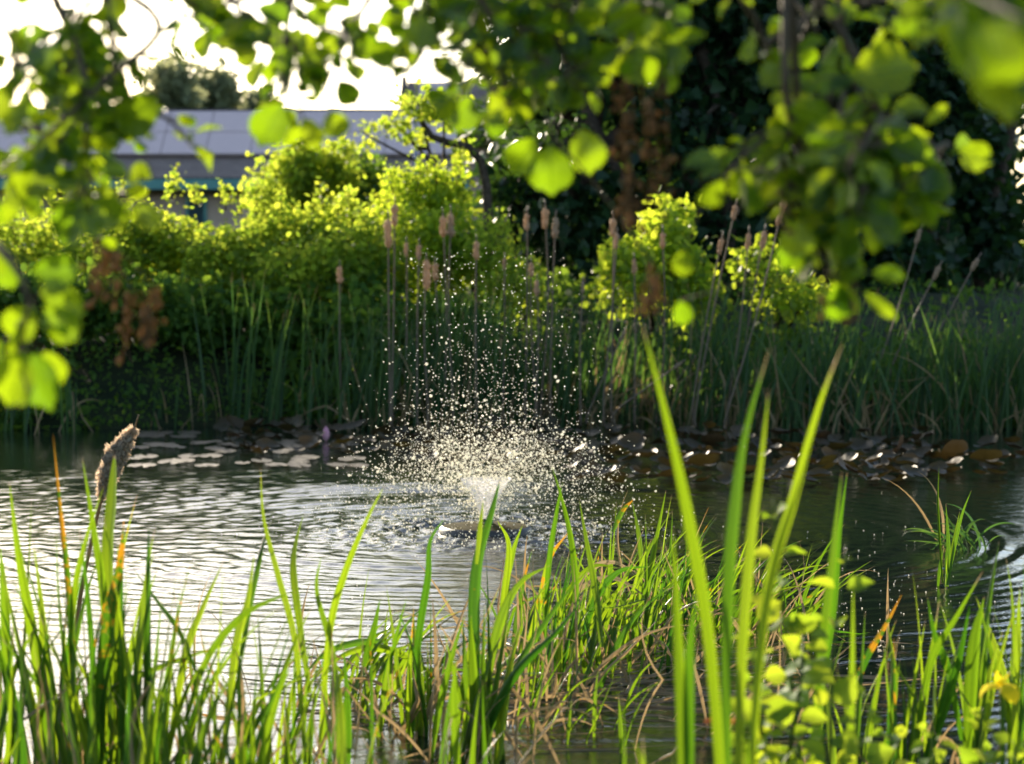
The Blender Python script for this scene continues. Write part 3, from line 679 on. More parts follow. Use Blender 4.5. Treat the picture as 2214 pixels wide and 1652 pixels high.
tuft('reed clump close to the lens at the foot of the mound, one long leaning blade', 1000, 1800, 6, (.25, .4), (.15, .1), wid=(.014, .022), dryn=8, seed=130, spread=.06,
     hand=[([(985, 1420), (982, 1520), (990, 1700)], 20, dict(orange=.3))])
tuft('thin blurred reed clump before the mound with one dry tip', 770, 1850, 6, (.25, .42), (.1, .08), wid=(.014, .02), dryn=4, seed=131, spread=.06,
     hand=[([(730, 1440), (735, 1540), (745, 1750)], 22), ([(545, 1560), (548, 1660), (550, 1750)], 16)])
tuft('sparse thin reed clump in front of the mound, mirrored in the dark water', 1240, 1610, 7, (.10, .26), (.25, .2), 1.0, (.4, .4), (.006, .012), dryn=9, seed=132, spread=.10)
tuft('sparse bent reed clump right of the mirrored one, near the blurred blades', 1400, 1560, 9, (.12, .30), (.3, .2), 1.2, (.5, .4), (.006, .012), dryn=12, seed=133, spread=.12)
tuft('thin yellowish reed clump at the very front of the mound', 1130, 1560, 14, (.14, .30), (.3, .2), .9, (.4, .4), (.006, .013), dryn=14, seed=134, spread=.10)
# right
tuft('small upright reed clump alone in dark water near the right border', 2045, 1270, 5, (.10, .2), (.12, .08), wid=(.008, .014), dryn=0, seed=141, spread=.02,
     hand=[([(2030, 1008), (2028, 1100), (2038, 1260)], 9), ([(2100, 1060), (2075, 1130), (2048, 1265)], 8), ([(2045, 1090), (2050, 1180), (2044, 1268)], 11), ([(2075, 1105), (2060, 1180), (2048, 1268)], 8)])
tuft('dark drooping sedge tussock in the shaded water at the right', 2085, 1190, 26, (.12, .28), (.5, .3), -1.2, (1.1, .4), (.008, .014), dryn=3, seed=142, spread=.04, m=M_FARREED)
tuft('tall reed clump by the yellow iris, at the bottom right', 2120, 1720, 16, (.36, .56), (.14, .10), wid=(.015, .026), dryn=5, seed=143, spread=.09,
     hand=[([(2100, 1290), (2070, 1440), (2030, 1560), (1990, 1680)], 24), ([(2205, 1270), (2200, 1400), (2190, 1650)], 22), ([(2128, 1290), (2105, 1400), (2090, 1640)], 30)])
tuft('reed clump whose blades cross the right border behind the iris', 2230, 1700, 14, (.38, .58), (.14, .10), -1.0, wid=(.015, .026), dryn=4, seed=144, spread=.08,
     hand=[([(2160, 1170), (2140, 1290), (2120, 1450), (2100, 1660)], 18), ([(2110, 1290), (2150, 1400), (2200, 1560)], 20)])
tuft('reed clump with a bright orange half-dead blade at the lower right', 1850, 1690, 12, (.26, .44), (.16, .12), wid=(.014, .022), dryn=5, seed=145, spread=.07,
     hand=[([(1950, 1285), (1910, 1360), (1870, 1430), (1840, 1520)], 15, dict(orange=.72, tipdry=.3)), ([(1915, 1335), (1930, 1420), (1932, 1500), (1910, 1680)], 20), ([(1832, 1020), (1815, 1150), (1800, 1330), (1760, 1600)], 17)])
tuft('reed clump between the orange blade and the iris, folded tips', 1985, 1720, 12, (.30, .48), (.16, .12), wid=(.016, .024), dryn=5, seed=146, spread=.07,
     hand=[([(2005, 1290), (2020, 1370), (2050, 1450), (2080, 1600)], 17), ([(2125, 1235), (2070, 1330), (2010, 1440), (1975, 1650)], 18, dict(tipdry=.22))])
# blurred blades close to the lens
tuft('four broad out-of-focus reed blades close by, right of centre', 1590, 2080, 5, (.3, .55), (.1, .08), wid=(.018, .026), dryn=2, seed=151, spread=.04, D=3.75,
     hand=[([(1388, 700), (1440, 900), (1490, 1130), (1540, 1450), (1580, 2050)], 26, dict(tipdry=.1)), ([(1664, 752), (1615, 920), (1590, 1080), (1572, 1350), (1570, 2050)], 27, dict(orange=.2, tipdry=.2)),
           ([(1662, 845), (1645, 1000), (1622, 1180), (1600, 1500), (1590, 2050)], 24, dict(tipdry=.06)), ([(1822, 742), (1770, 880), (1715, 1080), (1650, 1350), (1600, 2050)], 25, dict(tipdry=.34))])
tuft('short out-of-focus reed blades at the bottom, left of the leafy herb', 1480, 2050, 8, (.22, .46), (.1, .08), wid=(.014, .022), dryn=3, seed=152, spread=.06, D=3.95,
     hand=[([(1455, 1145), (1462, 1300), (1475, 1600), (1480, 2000)], 26), ([(1505, 1290), (1490, 1450), (1490, 1900)], 26)])
tuft('blurred reed stalks rising through the leafy herb', 1740, 2050, 9, (.25, .5), (.1, .08), wid=(.013, .02), dryn=2, seed=153, spread=.08, D=4.3,
     hand=[([(1820, 1020), (1800, 1200), (1770, 1500), (1750, 2000)], 22, dict(dry=.1)), ([(1845, 1250), (1842, 1500), (1830, 1900)], 20)])

# the fluffy cattail at the left
cb = on_water(150, 1560); Yc = 6.4
T_ = thing('cattail', 'big fluffy seeding cattail head tilted right, rim-lit, among the left reeds', 'cattail', cb)
mb = MB(); P = [at(150, 1420, Yc) * (1, 1, 0), at(168, 1330, Yc), at(196, 1180, Yc), at(232, 1040, Yc), at(282, 945, Yc), at(300, 897, Yc)]
tube(mb, P, [.006, .006, .005, .005, .004, .0015], 8, k=22, T=(.4, .2, .1, .5)); mb.build('stem', M_DRY, T_)
mb = MB(); q = np.random.default_rng(91)
hp = [at(218, 1075, Yc), at(238, 1015, Yc), at(262, 965, Yc), at(291, 925, Yc)]
Pn = spline(hp, 22); rad = np.interp(np.linspace(0, 1, 22), [0, .12, .3, .5, .7, .85, 1], [.006, .020, .031, .034, .030, .018, .004])
tube(mb, Pn, rad * .8, 14)
V = mb.V[-1]; V += (V - np.repeat(Pn, 14, 0)) * q.normal(0, .22, (len(V), 1))
mb.build('seed_head', M_CORE, T_); mb = MB()
m = 6500; si = q.integers(0, 21, m); c = Pn[si] + (Pn[si + 1] - Pn[si]) * q.random((m, 1)); d = rand_dirs(m, q); ta = nrm(Pn[-1] - Pn[0])
d = nrm(d - (d @ ta)[:, None] * ta * .7 - ta * .3)
lump = 1 + .25 * np.sin(si * 1.7) + .2 * np.sin(si * .9 + d[:, 0] * 3)
scatter(mb, np.array([(-.09, 0, 0), (.09, 0, 0), (.04, 1, .1), (-.04, 1, .1)], float), np.array([(0, 1, 2, 3)]), c + d * (rad[si] * .6 * lump)[:, None], nrm(d + q.normal(size=(m, 3)) * .35), rand_dirs(m, q), .011 * q.uniform(.4, 1.3, m))
mb.build('fluff', M_FLUFF, T_)

# yellow iris
ib = on_water(2165, 1920); Yi = ib[1]
T_ = thing('yellow_iris', 'single yellow iris flower on a green stem at the lower right', 'flower', ib)
mb = MB(); tube(mb, [ib, at(2168, 1580, Yi), at(2165, 1492, Yi)], [.006, .005, .004], 8, k=8, T=(0, .6, 0, .5)); mb.build('stem', M_REED, T_)
q = np.random.default_rng(92); fc = at(2164, 1485, Yi)
def petal(az, up, L, W, curl, nm):
    mb = MB(); k = 8; s = np.linspace(0, 1, k); P = [fc]
    h = np.array([sin(az), cos(az), 0])
    for i in range(1, k):
        a = up - curl * s[i]; P.append(P[-1] + (h * cos(a) + np.array([0, 0, sin(a)])) * L / (k - 1))
    P = np.array(P); side = np.cross(h, (0, 0, 1)); wv = W * .5 * np.sin(np.clip(.12 + .86 * s, 0, 1) * pi) ** .6
    V = np.stack([P + side * (wv * u)[:, None] + np.array([0, 0, 1]) * (-.25 * abs(u) ** 2 * wv + .002 * np.sin(u * 5 + s * 9))[:, None] for u in (-1, -.5, 0, .5, 1)], 1).reshape(-1, 3)
    i = np.arange(k - 1)[:, None] * 5; j = np.arange(4)[None]
    mb.add(V, np.stack([i + j, i + j + 1, i + 6 + j, i + 5 + j], -1).reshape(-1, 4)); mb.build(nm, M_IRIS, T_)
for a in (0.6, 2.7, 4.8): petal(a, .9, .06, .042, 2.6, 'fall')
for a in (1.6, 3.7, 5.9): petal(a, 1.3, .032, .016, .5, 'standard')

# leafy herb close by at the right, with paired round leaves
def ovate(n_s=7, n_u=5, blunt=1.0):
    s = np.linspace(0, 1, n_s); u = np.linspace(-1, 1, n_u); wv = np.sin(pi * s ** .72) ** .9; wv[0] = .03; wv[-1] = .02
    S_, U_ = np.meshgrid(s, u, indexing='ij'); W_ = wv[:, None]
    V = np.stack([U_ * W_ * .34, S_, .16 * np.abs(U_) * W_ - .22 * S_ ** 2 + .015 * np.sin(S_ * 15 + U_)], -1).reshape(-1, 3)
    i = np.arange(n_s - 1)[:, None] * n_u; j = np.arange(n_u - 1)[None]
    F = np.stack([i + j, i + j + 1, i + n_u + j + 1, i + n_u + j], -1).reshape(-1, 4)
    UV = np.stack([(U_ * W_ * .5 + .5).ravel(), S_.ravel(), 0 * S_.ravel(), 0 * S_.ravel()], -1)
    return V, F, UV
OV, OF, OUV = ovate()
def put_leaf(mb, p, tip, nor, L, wid=1.0, shape=None):
    V, F, UV = shape or (OV, OF, OUV)
    M = frames(np.asarray(tip, float)[None], np.asarray(nor, float)[None])[0]
    v = V * L; v = v * (wid, 1, 1)
    mb.add(v @ M.T + p, F, UV)
def herb(label, D, stems, seed, L=(.035, .06), name='leafy_herb'):
    q = np.random.default_rng(seed); b = at(stems[0][0][0], stems[0][0][1], D)
    t = thing(name, label, 'plant', b, 'leafy herbs close to the lens')
    st = MB(); lf = MB()
    for pts in stems:
        P = spline([at(x, y, D + q.normal() * .05) for x, y in pts], 26); tube(st, P, [.004, .0035, .0015], 6, T=(0, q.random(), 0, .5))
        az = q.uniform(0, 3)
        for i in range(2, 26):
            if i % 2: continue
            az += pi / 2 + q.normal(0, .25); s = i / 25
            for sg in (0, pi, .5, pi + .4):
                if q.random() < (.1 if sg in (0, pi) else .55): continue
                h = np.array([sin(az + sg), cos(az + sg), 0]); up = q.normal(.25, .35); tp = h * cos(up) + np.array([0, 0, sin(up)])
                put_leaf(lf, P[i] + tp * .012, tp, nrm(np.array([0, -.65, .6]) + q.normal(size=3) * .45), q.uniform(*L) * (1.0 if sg in (0, pi) else .6) * (1 - .45 * max(0, s - .7) / .3), q.uniform(.9, 1.3))
    st.build('stem', M_REED, t); lf.build('leaves', M_HERB, t)
herb('leafy herb with glowing round leaf pairs, in front of the dark water', 4.25, [[(1720, 2000), (1735, 1700), (1700, 1400), (1672, 1080)], [(1700, 2000), (1660, 1700), (1640, 1500), (1650, 1300)], [(1740, 2000), (1790, 1700), (1800, 1450), (1830, 1180)], [(1715, 2000), (1700, 1700), (1730, 1480), (1740, 1330)]], 161, (.045, .07))
herb('low leafy herb along the bottom border below the glowing herb', 4.2, [[(1660, 2000), (1640, 1760), (1620, 1560)], [(1770, 2000), (1760, 1760), (1700, 1580)], [(1830, 2000), (1850, 1760), (1870, 1500)]], 162, (.035, .055))
herb('leafy herb in the bottom right corner below the iris', 4.3, [[(1960, 2000), (1950, 1760), (1920, 1570)], [(2040, 2000), (2030, 1760), (2010, 1560)], [(2130, 2000), (2120, 1760), (2125, 1530)], [(2210, 2000), (2215, 1780), (2190, 1600)]], 163, (.035, .06))
# dead brown flower head
T_ = thing('dead_flower', 'curled red-brown dead flower head, blurred, at the bottom right of centre', 'flower', at(1530, 2000, 4.1))
mb = MB(); tube(mb, [at(1530, 2000, 4.1), at(1545, 1750, 4.1), at(1553, 1600, 4.1)], [.003, .0025, .002], 6, k=8, T=(.6, .5, .3, .5)); mb.build('stem', M_DRY, T_)
mb = MB(); q = np.random.default_rng(93); c = at(1553, 1575, 4.1)
for i in range(16): put_leaf(mb, c + q.normal(size=3) * .006, nrm(q.normal(size=3) + (0, 0, .4)), rand_dirs(1, q)[0], q.uniform(.018, .032), .9)
mb.build('petals', M_SEPAL, T_)

# ------------------------------------------------------------------ water lilies
M_PAD, n, p = mat('lily_pad')
gm = n.nodes.new('ShaderNodeNewGeometry'); oi = n.nodes.new('ShaderNodeObjectInfo').outputs['Random']
co = coords(n); nz = ramp(n, noise(n, 14, 4, co), .35, .7)
topc = mixc(n, oi, (.032, .030, .012), (.060, .040, .016)); topc = mixc(n, math_(n, 'MULTIPLY', nz, .6), topc, (.055, .035, .018))
und = mixc(n, oi, (.045, .034, .012), (.060, .034, .018))
n.links.new(mixc(n, gm.outputs['Backfacing'], topc, und), p.inputs[0]); setp(p, Roughness=0.5, Specular_IOR_Level=0.22)
tr = n.nodes.new('ShaderNodeBsdfTranslucent'); n.links.new(mixc(n, oi, (.09, .075, .012), (.12, .07, .018)), tr.inputs[0])
xm = n.nodes.new('ShaderNodeMixShader'); xm.inputs[0].default_value = .08
n.links.new(p.outputs[0], xm.inputs[1]); n.links.new(tr.outputs[0], xm.inputs[2]); n.links.new(xm.outputs[0], n.nodes['Material Output'].inputs[0])
def pad_mesh(q, r, curl, fold):
    seg = 26; notch = .32; an = np.linspace(notch, 2 * pi - notch, seg)
    rr = [0.001, .35, .7, .9, 1.0]; V = []
    for j, f in enumerate(rr):
        x, y = f * r * np.cos(an), f * r * np.sin(an)
        z = curl * r * f ** 3 * (.5 + .5 * np.sin(an * 1 + fold[0])) + fold[1] * np.abs(y) * f + (.02 + .25 * curl) * f ** 2 * np.sin(an * 4 + fold[0] * 3) * .5 + .02 * f * np.sin(an * 9 + fold[0])
        V.append(np.stack([x, y, z], -1))
    V = np.concatenate(V); i = np.arange(len(rr) - 1)[:, None] * seg; j = np.arange(seg - 1)[None]
    mb = MB(); mb.add(V, np.stack([i + j, i + seg + j, i + seg + j + 1, i + j + 1], -1).reshape(-1, 4))
    return mb
q = np.random.default_rng(95)
protos = []
for k in range(9):
    fl = k < 3
    o = pad_mesh(q, 1.0, 0.03 if fl else q.uniform(.2, .6), (q.uniform(0, 6), 0 if fl else q.uniform(0, .35))).build('lily_pad', M_PAD); protos.append(o)
pads = []
def region(n, fx, fy, flat, lab, grp, tilt):
    for _ in range(n):
        for _t in range(30):
            x, y = fx(), fy()
            P = on_water(x, y, .012)
            r = q.uniform(.05, .088)
            if all((P[0] - a) ** 2 + (P[1] - b) ** 2 > (.62 * (r + c)) ** 2 for a, b, c in pads): break
        pads.append((P[0], P[1], r))
        o = protos[int(q.integers(0, 3) if flat else q.integers(3, 9))]
        c = bpy.data.objects.new('lily_pad', o.data); C.objects.link(c)
        c.location = (P[0], P[1], .012 + (0 if flat else q.uniform(0.0, .05))); c.scale = (r, r * q.uniform(.85, 1.1), r)
        tx = abs(q.normal(0, tilt)) if not flat else abs(q.normal(0, .015))
        if flat: c.rotation_euler = (q.uniform(.03, .10), q.normal(0, .02), 0); c.rotation_euler.rotate_axis('Z', q.uniform(0, 6.28))
        else: c.rotation_euler = (tx * q.choice([-1, 1]), q.normal(0, tilt), q.uniform(0, 6.28))
        yy = (y - fy.__defaults__[0]) / (fy.__defaults__[1] - fy.__defaults__[0])
        row = 'back row' if yy < .34 else 'middle' if yy < .67 else 'front row'
        size = 'small' if r < .062 else 'large' if r > .076 else 'mid-sized'
        al = abs(c.rotation_euler[0]) + abs(c.rotation_euler[1])
        lean = 'flat' if flat else 'level' if al < .25 else 'tilted' if al < .6 else 'steep'
        tag(c, f'{size} {lean} {lab[0]} in the {row} of {lab[1]}', 'lily pad', grp)
region(52, lambda: q.uniform(290, 800), lambda a=935, b=1008: q.uniform(a, b), True, ('pale floating lily pad', 'the loose left raft'), 'flat lily pads on the left', 0)
region(52, lambda: q.uniform(480, 880), lambda a=918, b=985: q.uniform(a, b), False, ('dark upturned lily pad', 'the left raft'), 'upturned lily pads on the left', .22)
region(52, lambda: q.uniform(860, 1250), lambda a=925, b=1010: q.uniform(a, b), False, ('bronze lily pad', 'the raft behind the spray'), 'lily pads behind the spray', .2)
region(150, lambda: q.uniform(1220, 2000), lambda a=940, b=1050: q.uniform(a, b), False, ('curled lily pad', 'the raft right of the spray'), 'lily pads right of the spray', .2)
region(34, lambda: q.uniform(1900, 2230), lambda a=965, b=1032: q.uniform(a, b), False, ('dull lily pad', 'the right raft end'), 'lily pads at the right end', .2)
for x, y, rz, ry, lab in [(2065, 995, .4, -.9, 'large orange-lit lily pad standing folded upright at the right'), (1945, 985, 1.2, -1.0, 'tall upright olive lily pad left of the orange-lit one'), (1520, 1020, .2, -.5, 'pale shining lily pad tilted at the front of the right raft'), (1070, 965, 1.0, -.7, 'yellow lily pad standing behind the fountain spray'), (640, 935, 2., -.8, 'tall brown lily pad standing up in the left raft'), (2130, 1010, .1, -.5, 'ochre half-rolled lily pad at the right end of the raft')]:
    P = on_water(x, y, .03); c = bpy.data.objects.new('lily_pad', protos[5].data); C.objects.link(c)
    c.location = (P[0], P[1], .07); c.scale = (.095, .08, .095); c.rotation_euler = (ry, .2, rz); tag(c, lab, 'lily pad')
for o in protos: bpy.data.objects.remove(o)
M_BUD = plain('lily_bud', (.55, .22, .30), (.65, .35, .40), 20, .5)
for x, y, lab in [(705, 948, 'pink water lily bud in the left raft')]:
    P = on_water(x, y, .02); mb = MB(); revolve(mb, [(0.001, -.02), (.018, 0), (.024, .03), (.016, .06), (0.001, .08)], P, 10, None); tag(mb.build('lily_bud', M_BUD, origin=P), lab, 'flower')

# ------------------------------------------------------------------ fountain
F0 = np.array([FX, FY, 0])
T_ = thing('fountain', 'floating pond fountain with round olive float and white trumpet jet', 'fountain', F0)
M_FLOAT = plain('float_plastic', (.03, .026, .008), (.055, .048, .012), 30, .9, .05, .4, .004)
M_RIM = plain('float_rim', (.012, .012, .014), (.03, .03, .03), 30, .4, .5)
mb = MB(); revolve(mb, [(.202, -.05), (.206, .0), (.200, .022), (.188, .030)], F0, 40); mb.build('rim', M_RIM, T_)
mb = MB(); revolve(mb, [(.1875, .0302), (.15, .036), (.06, .040), (.03, .0405), (0.001, .0405)], F0, 40); mb.build('float', M_FLOAT, T_)
mb = MB(); revolve(mb, [(.034, .0405), (.034, .050), (.024, .054), (.024, .062), (0.001, .062)], F0, 20); mb.build('nozzle', M_RIM, T_)
M_JET, n, p = mat('jet_water')
co = coords(n); mp = n.nodes.new('ShaderNodeMapping'); mp.inputs['Scale'].default_value = (60, 60, 9); n.links.new(co, mp.inputs[0])
nz = ramp(n, noise(n, 1.0, 4, mp.outputs[0]), .35, .65)
setp(p, Base_Color=(.85, .85, .9, 1), Roughness=.15, Specular_IOR_Level=.6)
tl_ = n.nodes.new('ShaderNodeBsdfTranslucent'); tl_.inputs[0].default_value = (.9, .88, .9, 1)
tp_ = n.nodes.new('ShaderNodeBsdfTransparent'); a1 = n.nodes.new('ShaderNodeMixShader'); a1.inputs[0].default_value = .4
n.links.new(p.outputs[0], a1.inputs[1]); n.links.new(tl_.outputs[0], a1.inputs[2])
a2 = n.nodes.new('ShaderNodeMixShader'); n.links.new(math_(n, 'MULTIPLY_ADD', nz, .4, .35), a2.inputs[0]); n.links.new(tp_.outputs[0], a2.inputs[1]); n.links.new(a1.outputs[0], a2.inputs[2]); n.links.new(a2.outputs[0], n.nodes['Material Output'].inputs[0])
q = np.random.default_rng(96); mb = MB()
zz = np.linspace(.062, .235, 14); rr_ = .022 + .085 * ((zz - .062) / .173) ** 1.5
revolve(mb, np.stack([rr_, zz], -1), F0, 48, jit=1 + .05 * q.normal(size=(14, 48)) * np.linspace(0, 1, 14)[:, None]); mb.build('jet', M_JET, T_)
# drops in flight: ballistic paths frozen at one instant
M_DROP, n, p = mat('water_drop')
setp(p, Base_Color=(.95, .95, .92, 1), Roughness=.12, Specular_IOR_Level=.8)
tl_ = n.nodes.new('ShaderNodeBsdfTranslucent'); tl_.inputs[0].default_value = (1.0, .96, .82, 1)
a1 = n.nodes.new('ShaderNodeMixShader'); a1.inputs[0].default_value = .72
n.links.new(p.outputs[0], a1.inputs[1]); n.links.new(tl_.outputs[0], a1.inputs[2]); n.links.new(a1.outputs[0], n.nodes['Material Output'].inputs[0])
ph_ = (1 + sqrt(5)) / 2
ICO = nrm(np.array([(-1, ph_, 0), (1, ph_, 0), (-1, -ph_, 0), (1, -ph_, 0), (0, -1, ph_), (0, 1, ph_), (0, -1, -ph_), (0, 1, -ph_), (ph_, 0, -1), (ph_, 0, 1), (-ph_, 0, -1), (-ph_, 0, 1)]))
ICOF = np.array([(0, 11, 5), (0, 5, 1), (0, 1, 7), (0, 7, 10), (0, 10, 11), (1, 5, 9), (5, 11, 4), (11, 10, 2), (10, 7, 6), (7, 1, 8), (3, 9, 4), (3, 4, 2), (3, 2, 6), (3, 6, 8), (3, 8, 9), (4, 9, 5), (2, 4, 11), (6, 2, 10), (8, 6, 7), (9, 8, 1)])
N = 10500
hmax = np.concatenate([q.uniform(.14, .40, int(N * .55)), .2 + q.exponential(.30, N - int(N * .55))]); hmax = np.clip(hmax, .1, 1.15)
q.shuffle(hmax); RL = q.uniform(.22, .80, N) * np.where(hmax > .5, .95, 1); vz = np.sqrt(2 * 9.81 * hmax); tf = 2 * vz / 9.81
tt = tf * q.beta(1.3, 1.2, N); an = q.uniform(0, 2 * pi, N)
keep = q.random(N)
zz = .06 + vz * tt - .5 * 9.81 * tt ** 2; rr_ = .02 + RL * tt / tf
P = np.stack([FX + rr_ * np.cos(an), FY + rr_ * np.sin(an), np.maximum(zz, .01)], -1) + q.normal(size=(N, 3)) * .015
ns = 1500; an = q.uniform(0, 2 * pi, ns); rs = np.abs(q.normal(.5, .2, ns))
P2 = np.stack([FX + rs * np.cos(an), FY + rs * np.sin(an), .006 + q.exponential(.018, ns)], -1)
P = np.concatenate([P, P2]); N = len(P)
sz = np.clip(q.lognormal(math.log(.0019), .5, N), .0013, .0075)
mb = MB(); scatter(mb, ICO, ICOF, P, rand_dirs(N, q), rand_dirs(N, q), sz)
kind(mb.build('water_spray', M_DROP), 'stuff')

# floating litter and bubbles
mb = MB(); q = np.random.default_rng(97)
for _ in range(230):
    x = q.normal(1180, 300) if q.random() < .75 else q.uniform(560, 2100); y = q.normal(1470, 42) if q.random() < .85 else q.uniform(1380, 1640)
    P = on_water(x, y, .004 + .006 * q.random()); a = q.normal(1.5, .5); L = q.uniform(.08, .45)
    d = np.array([sin(a), cos(a), q.normal(0, .03)]); blade(mb, [P, P + d * L * .5 + q.normal(size=3) * (.01, .01, .004), P + d * L + (0, 0, abs(q.normal(0, .012)))], q.uniform(.004, .013), (0, -.4, 1), .4 if q.random() < .7 else 0, .2, q.choice([0, .2, .5]), 7, q.normal(0, .4), rng=q)
kind(mb.build('reed_litter', M_DRY), 'stuff')
mb = MB(); N = 420
P = np.array([on_water(x, y, .001) for x, y in zip(np.concatenate([q.normal(1850, 160, 260), q.uniform(100, 1300, 160)]), np.concatenate([q.normal(1290, 90, 260), q.uniform(1150, 1420, 160)]))])
scatter(mb, ICO, ICOF, P, rand_dirs(N, q), rand_dirs(N, q), q.uniform(.001, .003, N))
kind(mb.build('foam_bubbles', M_DROP), 'stuff')

# ------------------------------------------------------------------ overhanging alder boughs close to the lens
def alder(n_s=9, n_u=7, serr=0.0):
    s = np.linspace(0, 1, n_s); u = np.linspace(-1, 1, n_u)
    wv = np.interp(s, [0, .1, .25, .45, .65, .8, .92, 1], [.04, .38, .72, .95, 1.0, .86, .55, .22])
    if serr: wv = wv * (1 + serr * (-1.0) ** np.arange(n_s)) * np.interp(s, [0, .7, 1], [1, 1, .8])
    S_, U_ = np.meshgrid(s, u, indexing='ij'); W_ = wv[:, None]
    V = np.stack([U_ * W_ * .44, S_ - .05 * U_ ** 2 * (S_ > .9), .16 * np.abs(U_) ** 1.5 * W_ - .14 * S_ ** 2 + .02 * np.sin(S_ * 14) * np.abs(U_)], -1).reshape(-1, 3)
    i = np.arange(n_s - 1)[:, None] * n_u; j = np.arange(n_u - 1)[None]
    F = np.stack([i + j, i + j + 1, i + n_u + j + 1, i + n_u + j], -1).reshape(-1, 4)
    return V, F, np.stack([(U_ * W_ * .5 + .5).ravel(), S_.ravel(), 0 * S_.ravel(), 0 * S_.ravel()], -1)
AL = alder(); AL2 = alder(17, 7, .045)
def bough(label, twigs, clusters, sig, cones, seed, origin):
    """twigs: (pixel polyline, D, leaf count, leaf length); clusters: (x, y, rx, ry, D, n, leaf); sig: (base xy, tip xy, width ratio, D)"""
    q = np.random.default_rng(seed)
    t = thing('alder_bough', label, 'branch', at(origin[0], origin[1], origin[2]), 'alder boughs hanging over the pond')
    st = MB(); lf = MB(); O = at(*origin); W = [O[None]]
    def held(p, r=.0016, most=9.0):
        A = np.concatenate(W); k = A[np.argmin(((A - p) ** 2).sum(1))]
        if np.linalg.norm(k - p) < most: tube(st, [k, (k + p) / 2 + (0, 0, .01), p], [r * 1.5, r, r], 4, k=6)
    for pts, D, nl, L in twigs:
        P = spline([O] + [at(x, y, D + q.normal() * .06) for x, y in pts], 24); tube(st, P, [.0065, .0045, .0015], 6); W.append(P[6:]); P = P[4:]; P = spline(P, 24)
        for i in range(nl):
            s = q.uniform(.15, 1); p_ = P[min(23, int(s * 23))]
            tip = nrm(q.normal(size=3) * (1, .8, .7) + (0, 0, -.55)); b_ = p_ + tip * .018
            tube(st, [p_, p_ + tip * .009 + (0, 0, .002), b_], .0008, 4)
            put_leaf(lf, b_, tip, nrm(q.normal(size=3) * .8 + (0, -.5, .5)), L * q.uniform(.42, 1.08), q.uniform(.72, 1.1), AL2)
    for x, y, rx, ry, D, n_, L in clusters:
        # a cluster is a spray of short twigs with leaves
        c0 = at(x, y - ry, D); held(c0, .003)
        for k in range(max(2, n_ // 7)):
            e = at(x + q.normal() * rx * .55, y + q.normal() * ry * .55, D + q.normal() * .22)
            P = spline([c0 + q.normal(size=3) * .02, (c0 + e) / 2 + q.normal(size=3) * .03, e], 10); tube(st, P, [.004, .003, .0015], 5)
            for i in range(7):
                p_ = P[int(q.integers(3, 10))]; tip = nrm(q.normal(size=3) * (1, .9, .7) + (0, 0, -.5)); b_ = p_ + tip * .02
                tube(st, [p_, (p_ + b_) / 2, b_], .0008, 4)
                put_leaf(lf, b_, tip, nrm(q.normal(size=3) * .8 + (0, -.4, .5)), L * q.uniform(.42, 1.08), q.uniform(.72, 1.1), AL2)
    for (x0, y0), (x1, y1), wr, D in sig:
        a, b = at(x0, y0, D), at(x1, y1, D + q.normal() * .01); v = b - a; L = np.linalg.norm(v)
        put_leaf(lf, a, nrm(v), nrm(np.array([q.normal() * .2, -1, .25])), L, wr * .98, AL2)
        held(a, .0009)
    for x, y, rx, ry, D, n_ in cones:
        top = at(x, y - ry * 1.1, D); held(top, .0015); cn = MB(); spines = []
        for k in range(max(2, n_ // 14)):      # hanging threads with small cones along them
            xx = x + q.normal() * rx * .55; yy = y - ry + q.uniform(0, .5) * ry; dd = D + q.normal() * .05
            Ps = spline([top] + [at(xx + q.normal() * rx * .12, yy + (y + ry - yy) * f_, dd) for f_ in (0, .5, 1)], 30); tube(cn, Ps, .0006, 4); spines.append(Ps)
        for k in range(n_):
            Ps = spines[k % len(spines)]; b0 = Ps[int(q.integers(8, 30))]; e = b0 + q.normal(size=3) * .007
            tube(cn, [b0, e], .0005, 4)
            r = q.uniform(.0028, .0048); d = nrm(q.normal(size=3) * .5 + (0, 0, -1))
            s = np.linspace(0, 1, 6); tube(cn, e + d * (s * r * 3.4)[:, None], r * np.array([.35, .85, 1, .95, .7, .25]), 7)
        cn.build('old_catkins', M_CONE, t)
    st.build('twigs', M_TWIG, t); lf.build('leaves', M_ALDER, t)
    return t
bough('left alder bough, a thick curtain of leaves hanging from the top left', 
      [([(60, -120), (150, 60), (190, 220), (180, 380), (210, 520)], 3.3, 46, .05), ([(200, -120), (240, 80), (250, 220), (290, 300)], 3.4, 34, .05), ([(-60, -100), (10, 60), (60, 160)], 3.2, 14, .055),
       ([(340, 40), (220, 180), (90, 300), (-20, 380)], 3.2, 22, .05), ([(250, 250), (350, 250), (420, 320)], 3.5, 8, .04)],
      [(190, 120, 80, 90, 3.35, 42, .05), (180, 260, 90, 80, 3.4, 42, .05), (140, 400, 100, 80, 3.3, 42, .05), (40, 100, 40, 30, 3.2, 7, .055), (200, 470, 60, 50, 3.4, 18, .048)],
      [((340, 210), (255, 285), 1.0, 3.3), ((60, 220), (10, 290), .7, 3.0), ((30, 315), (50, 370), .9, 3.2), ((20, 120), (110, 60), .8, 3.2), ((90, 330), (40, 430), .9, 3.2), ((180, 430), (130, 530), .85, 3.2), ((230, 430), (265, 500), .8, 3.3), ((330, 385), (280, 360), .8, 3.4)],
      [(240, 590, 35, 50, 3.5, 46), (290, 690, 38, 55, 3.5, 46), (330, 660, 14, 40, 3.5, 10)], 201, (60, -120, 3.3))
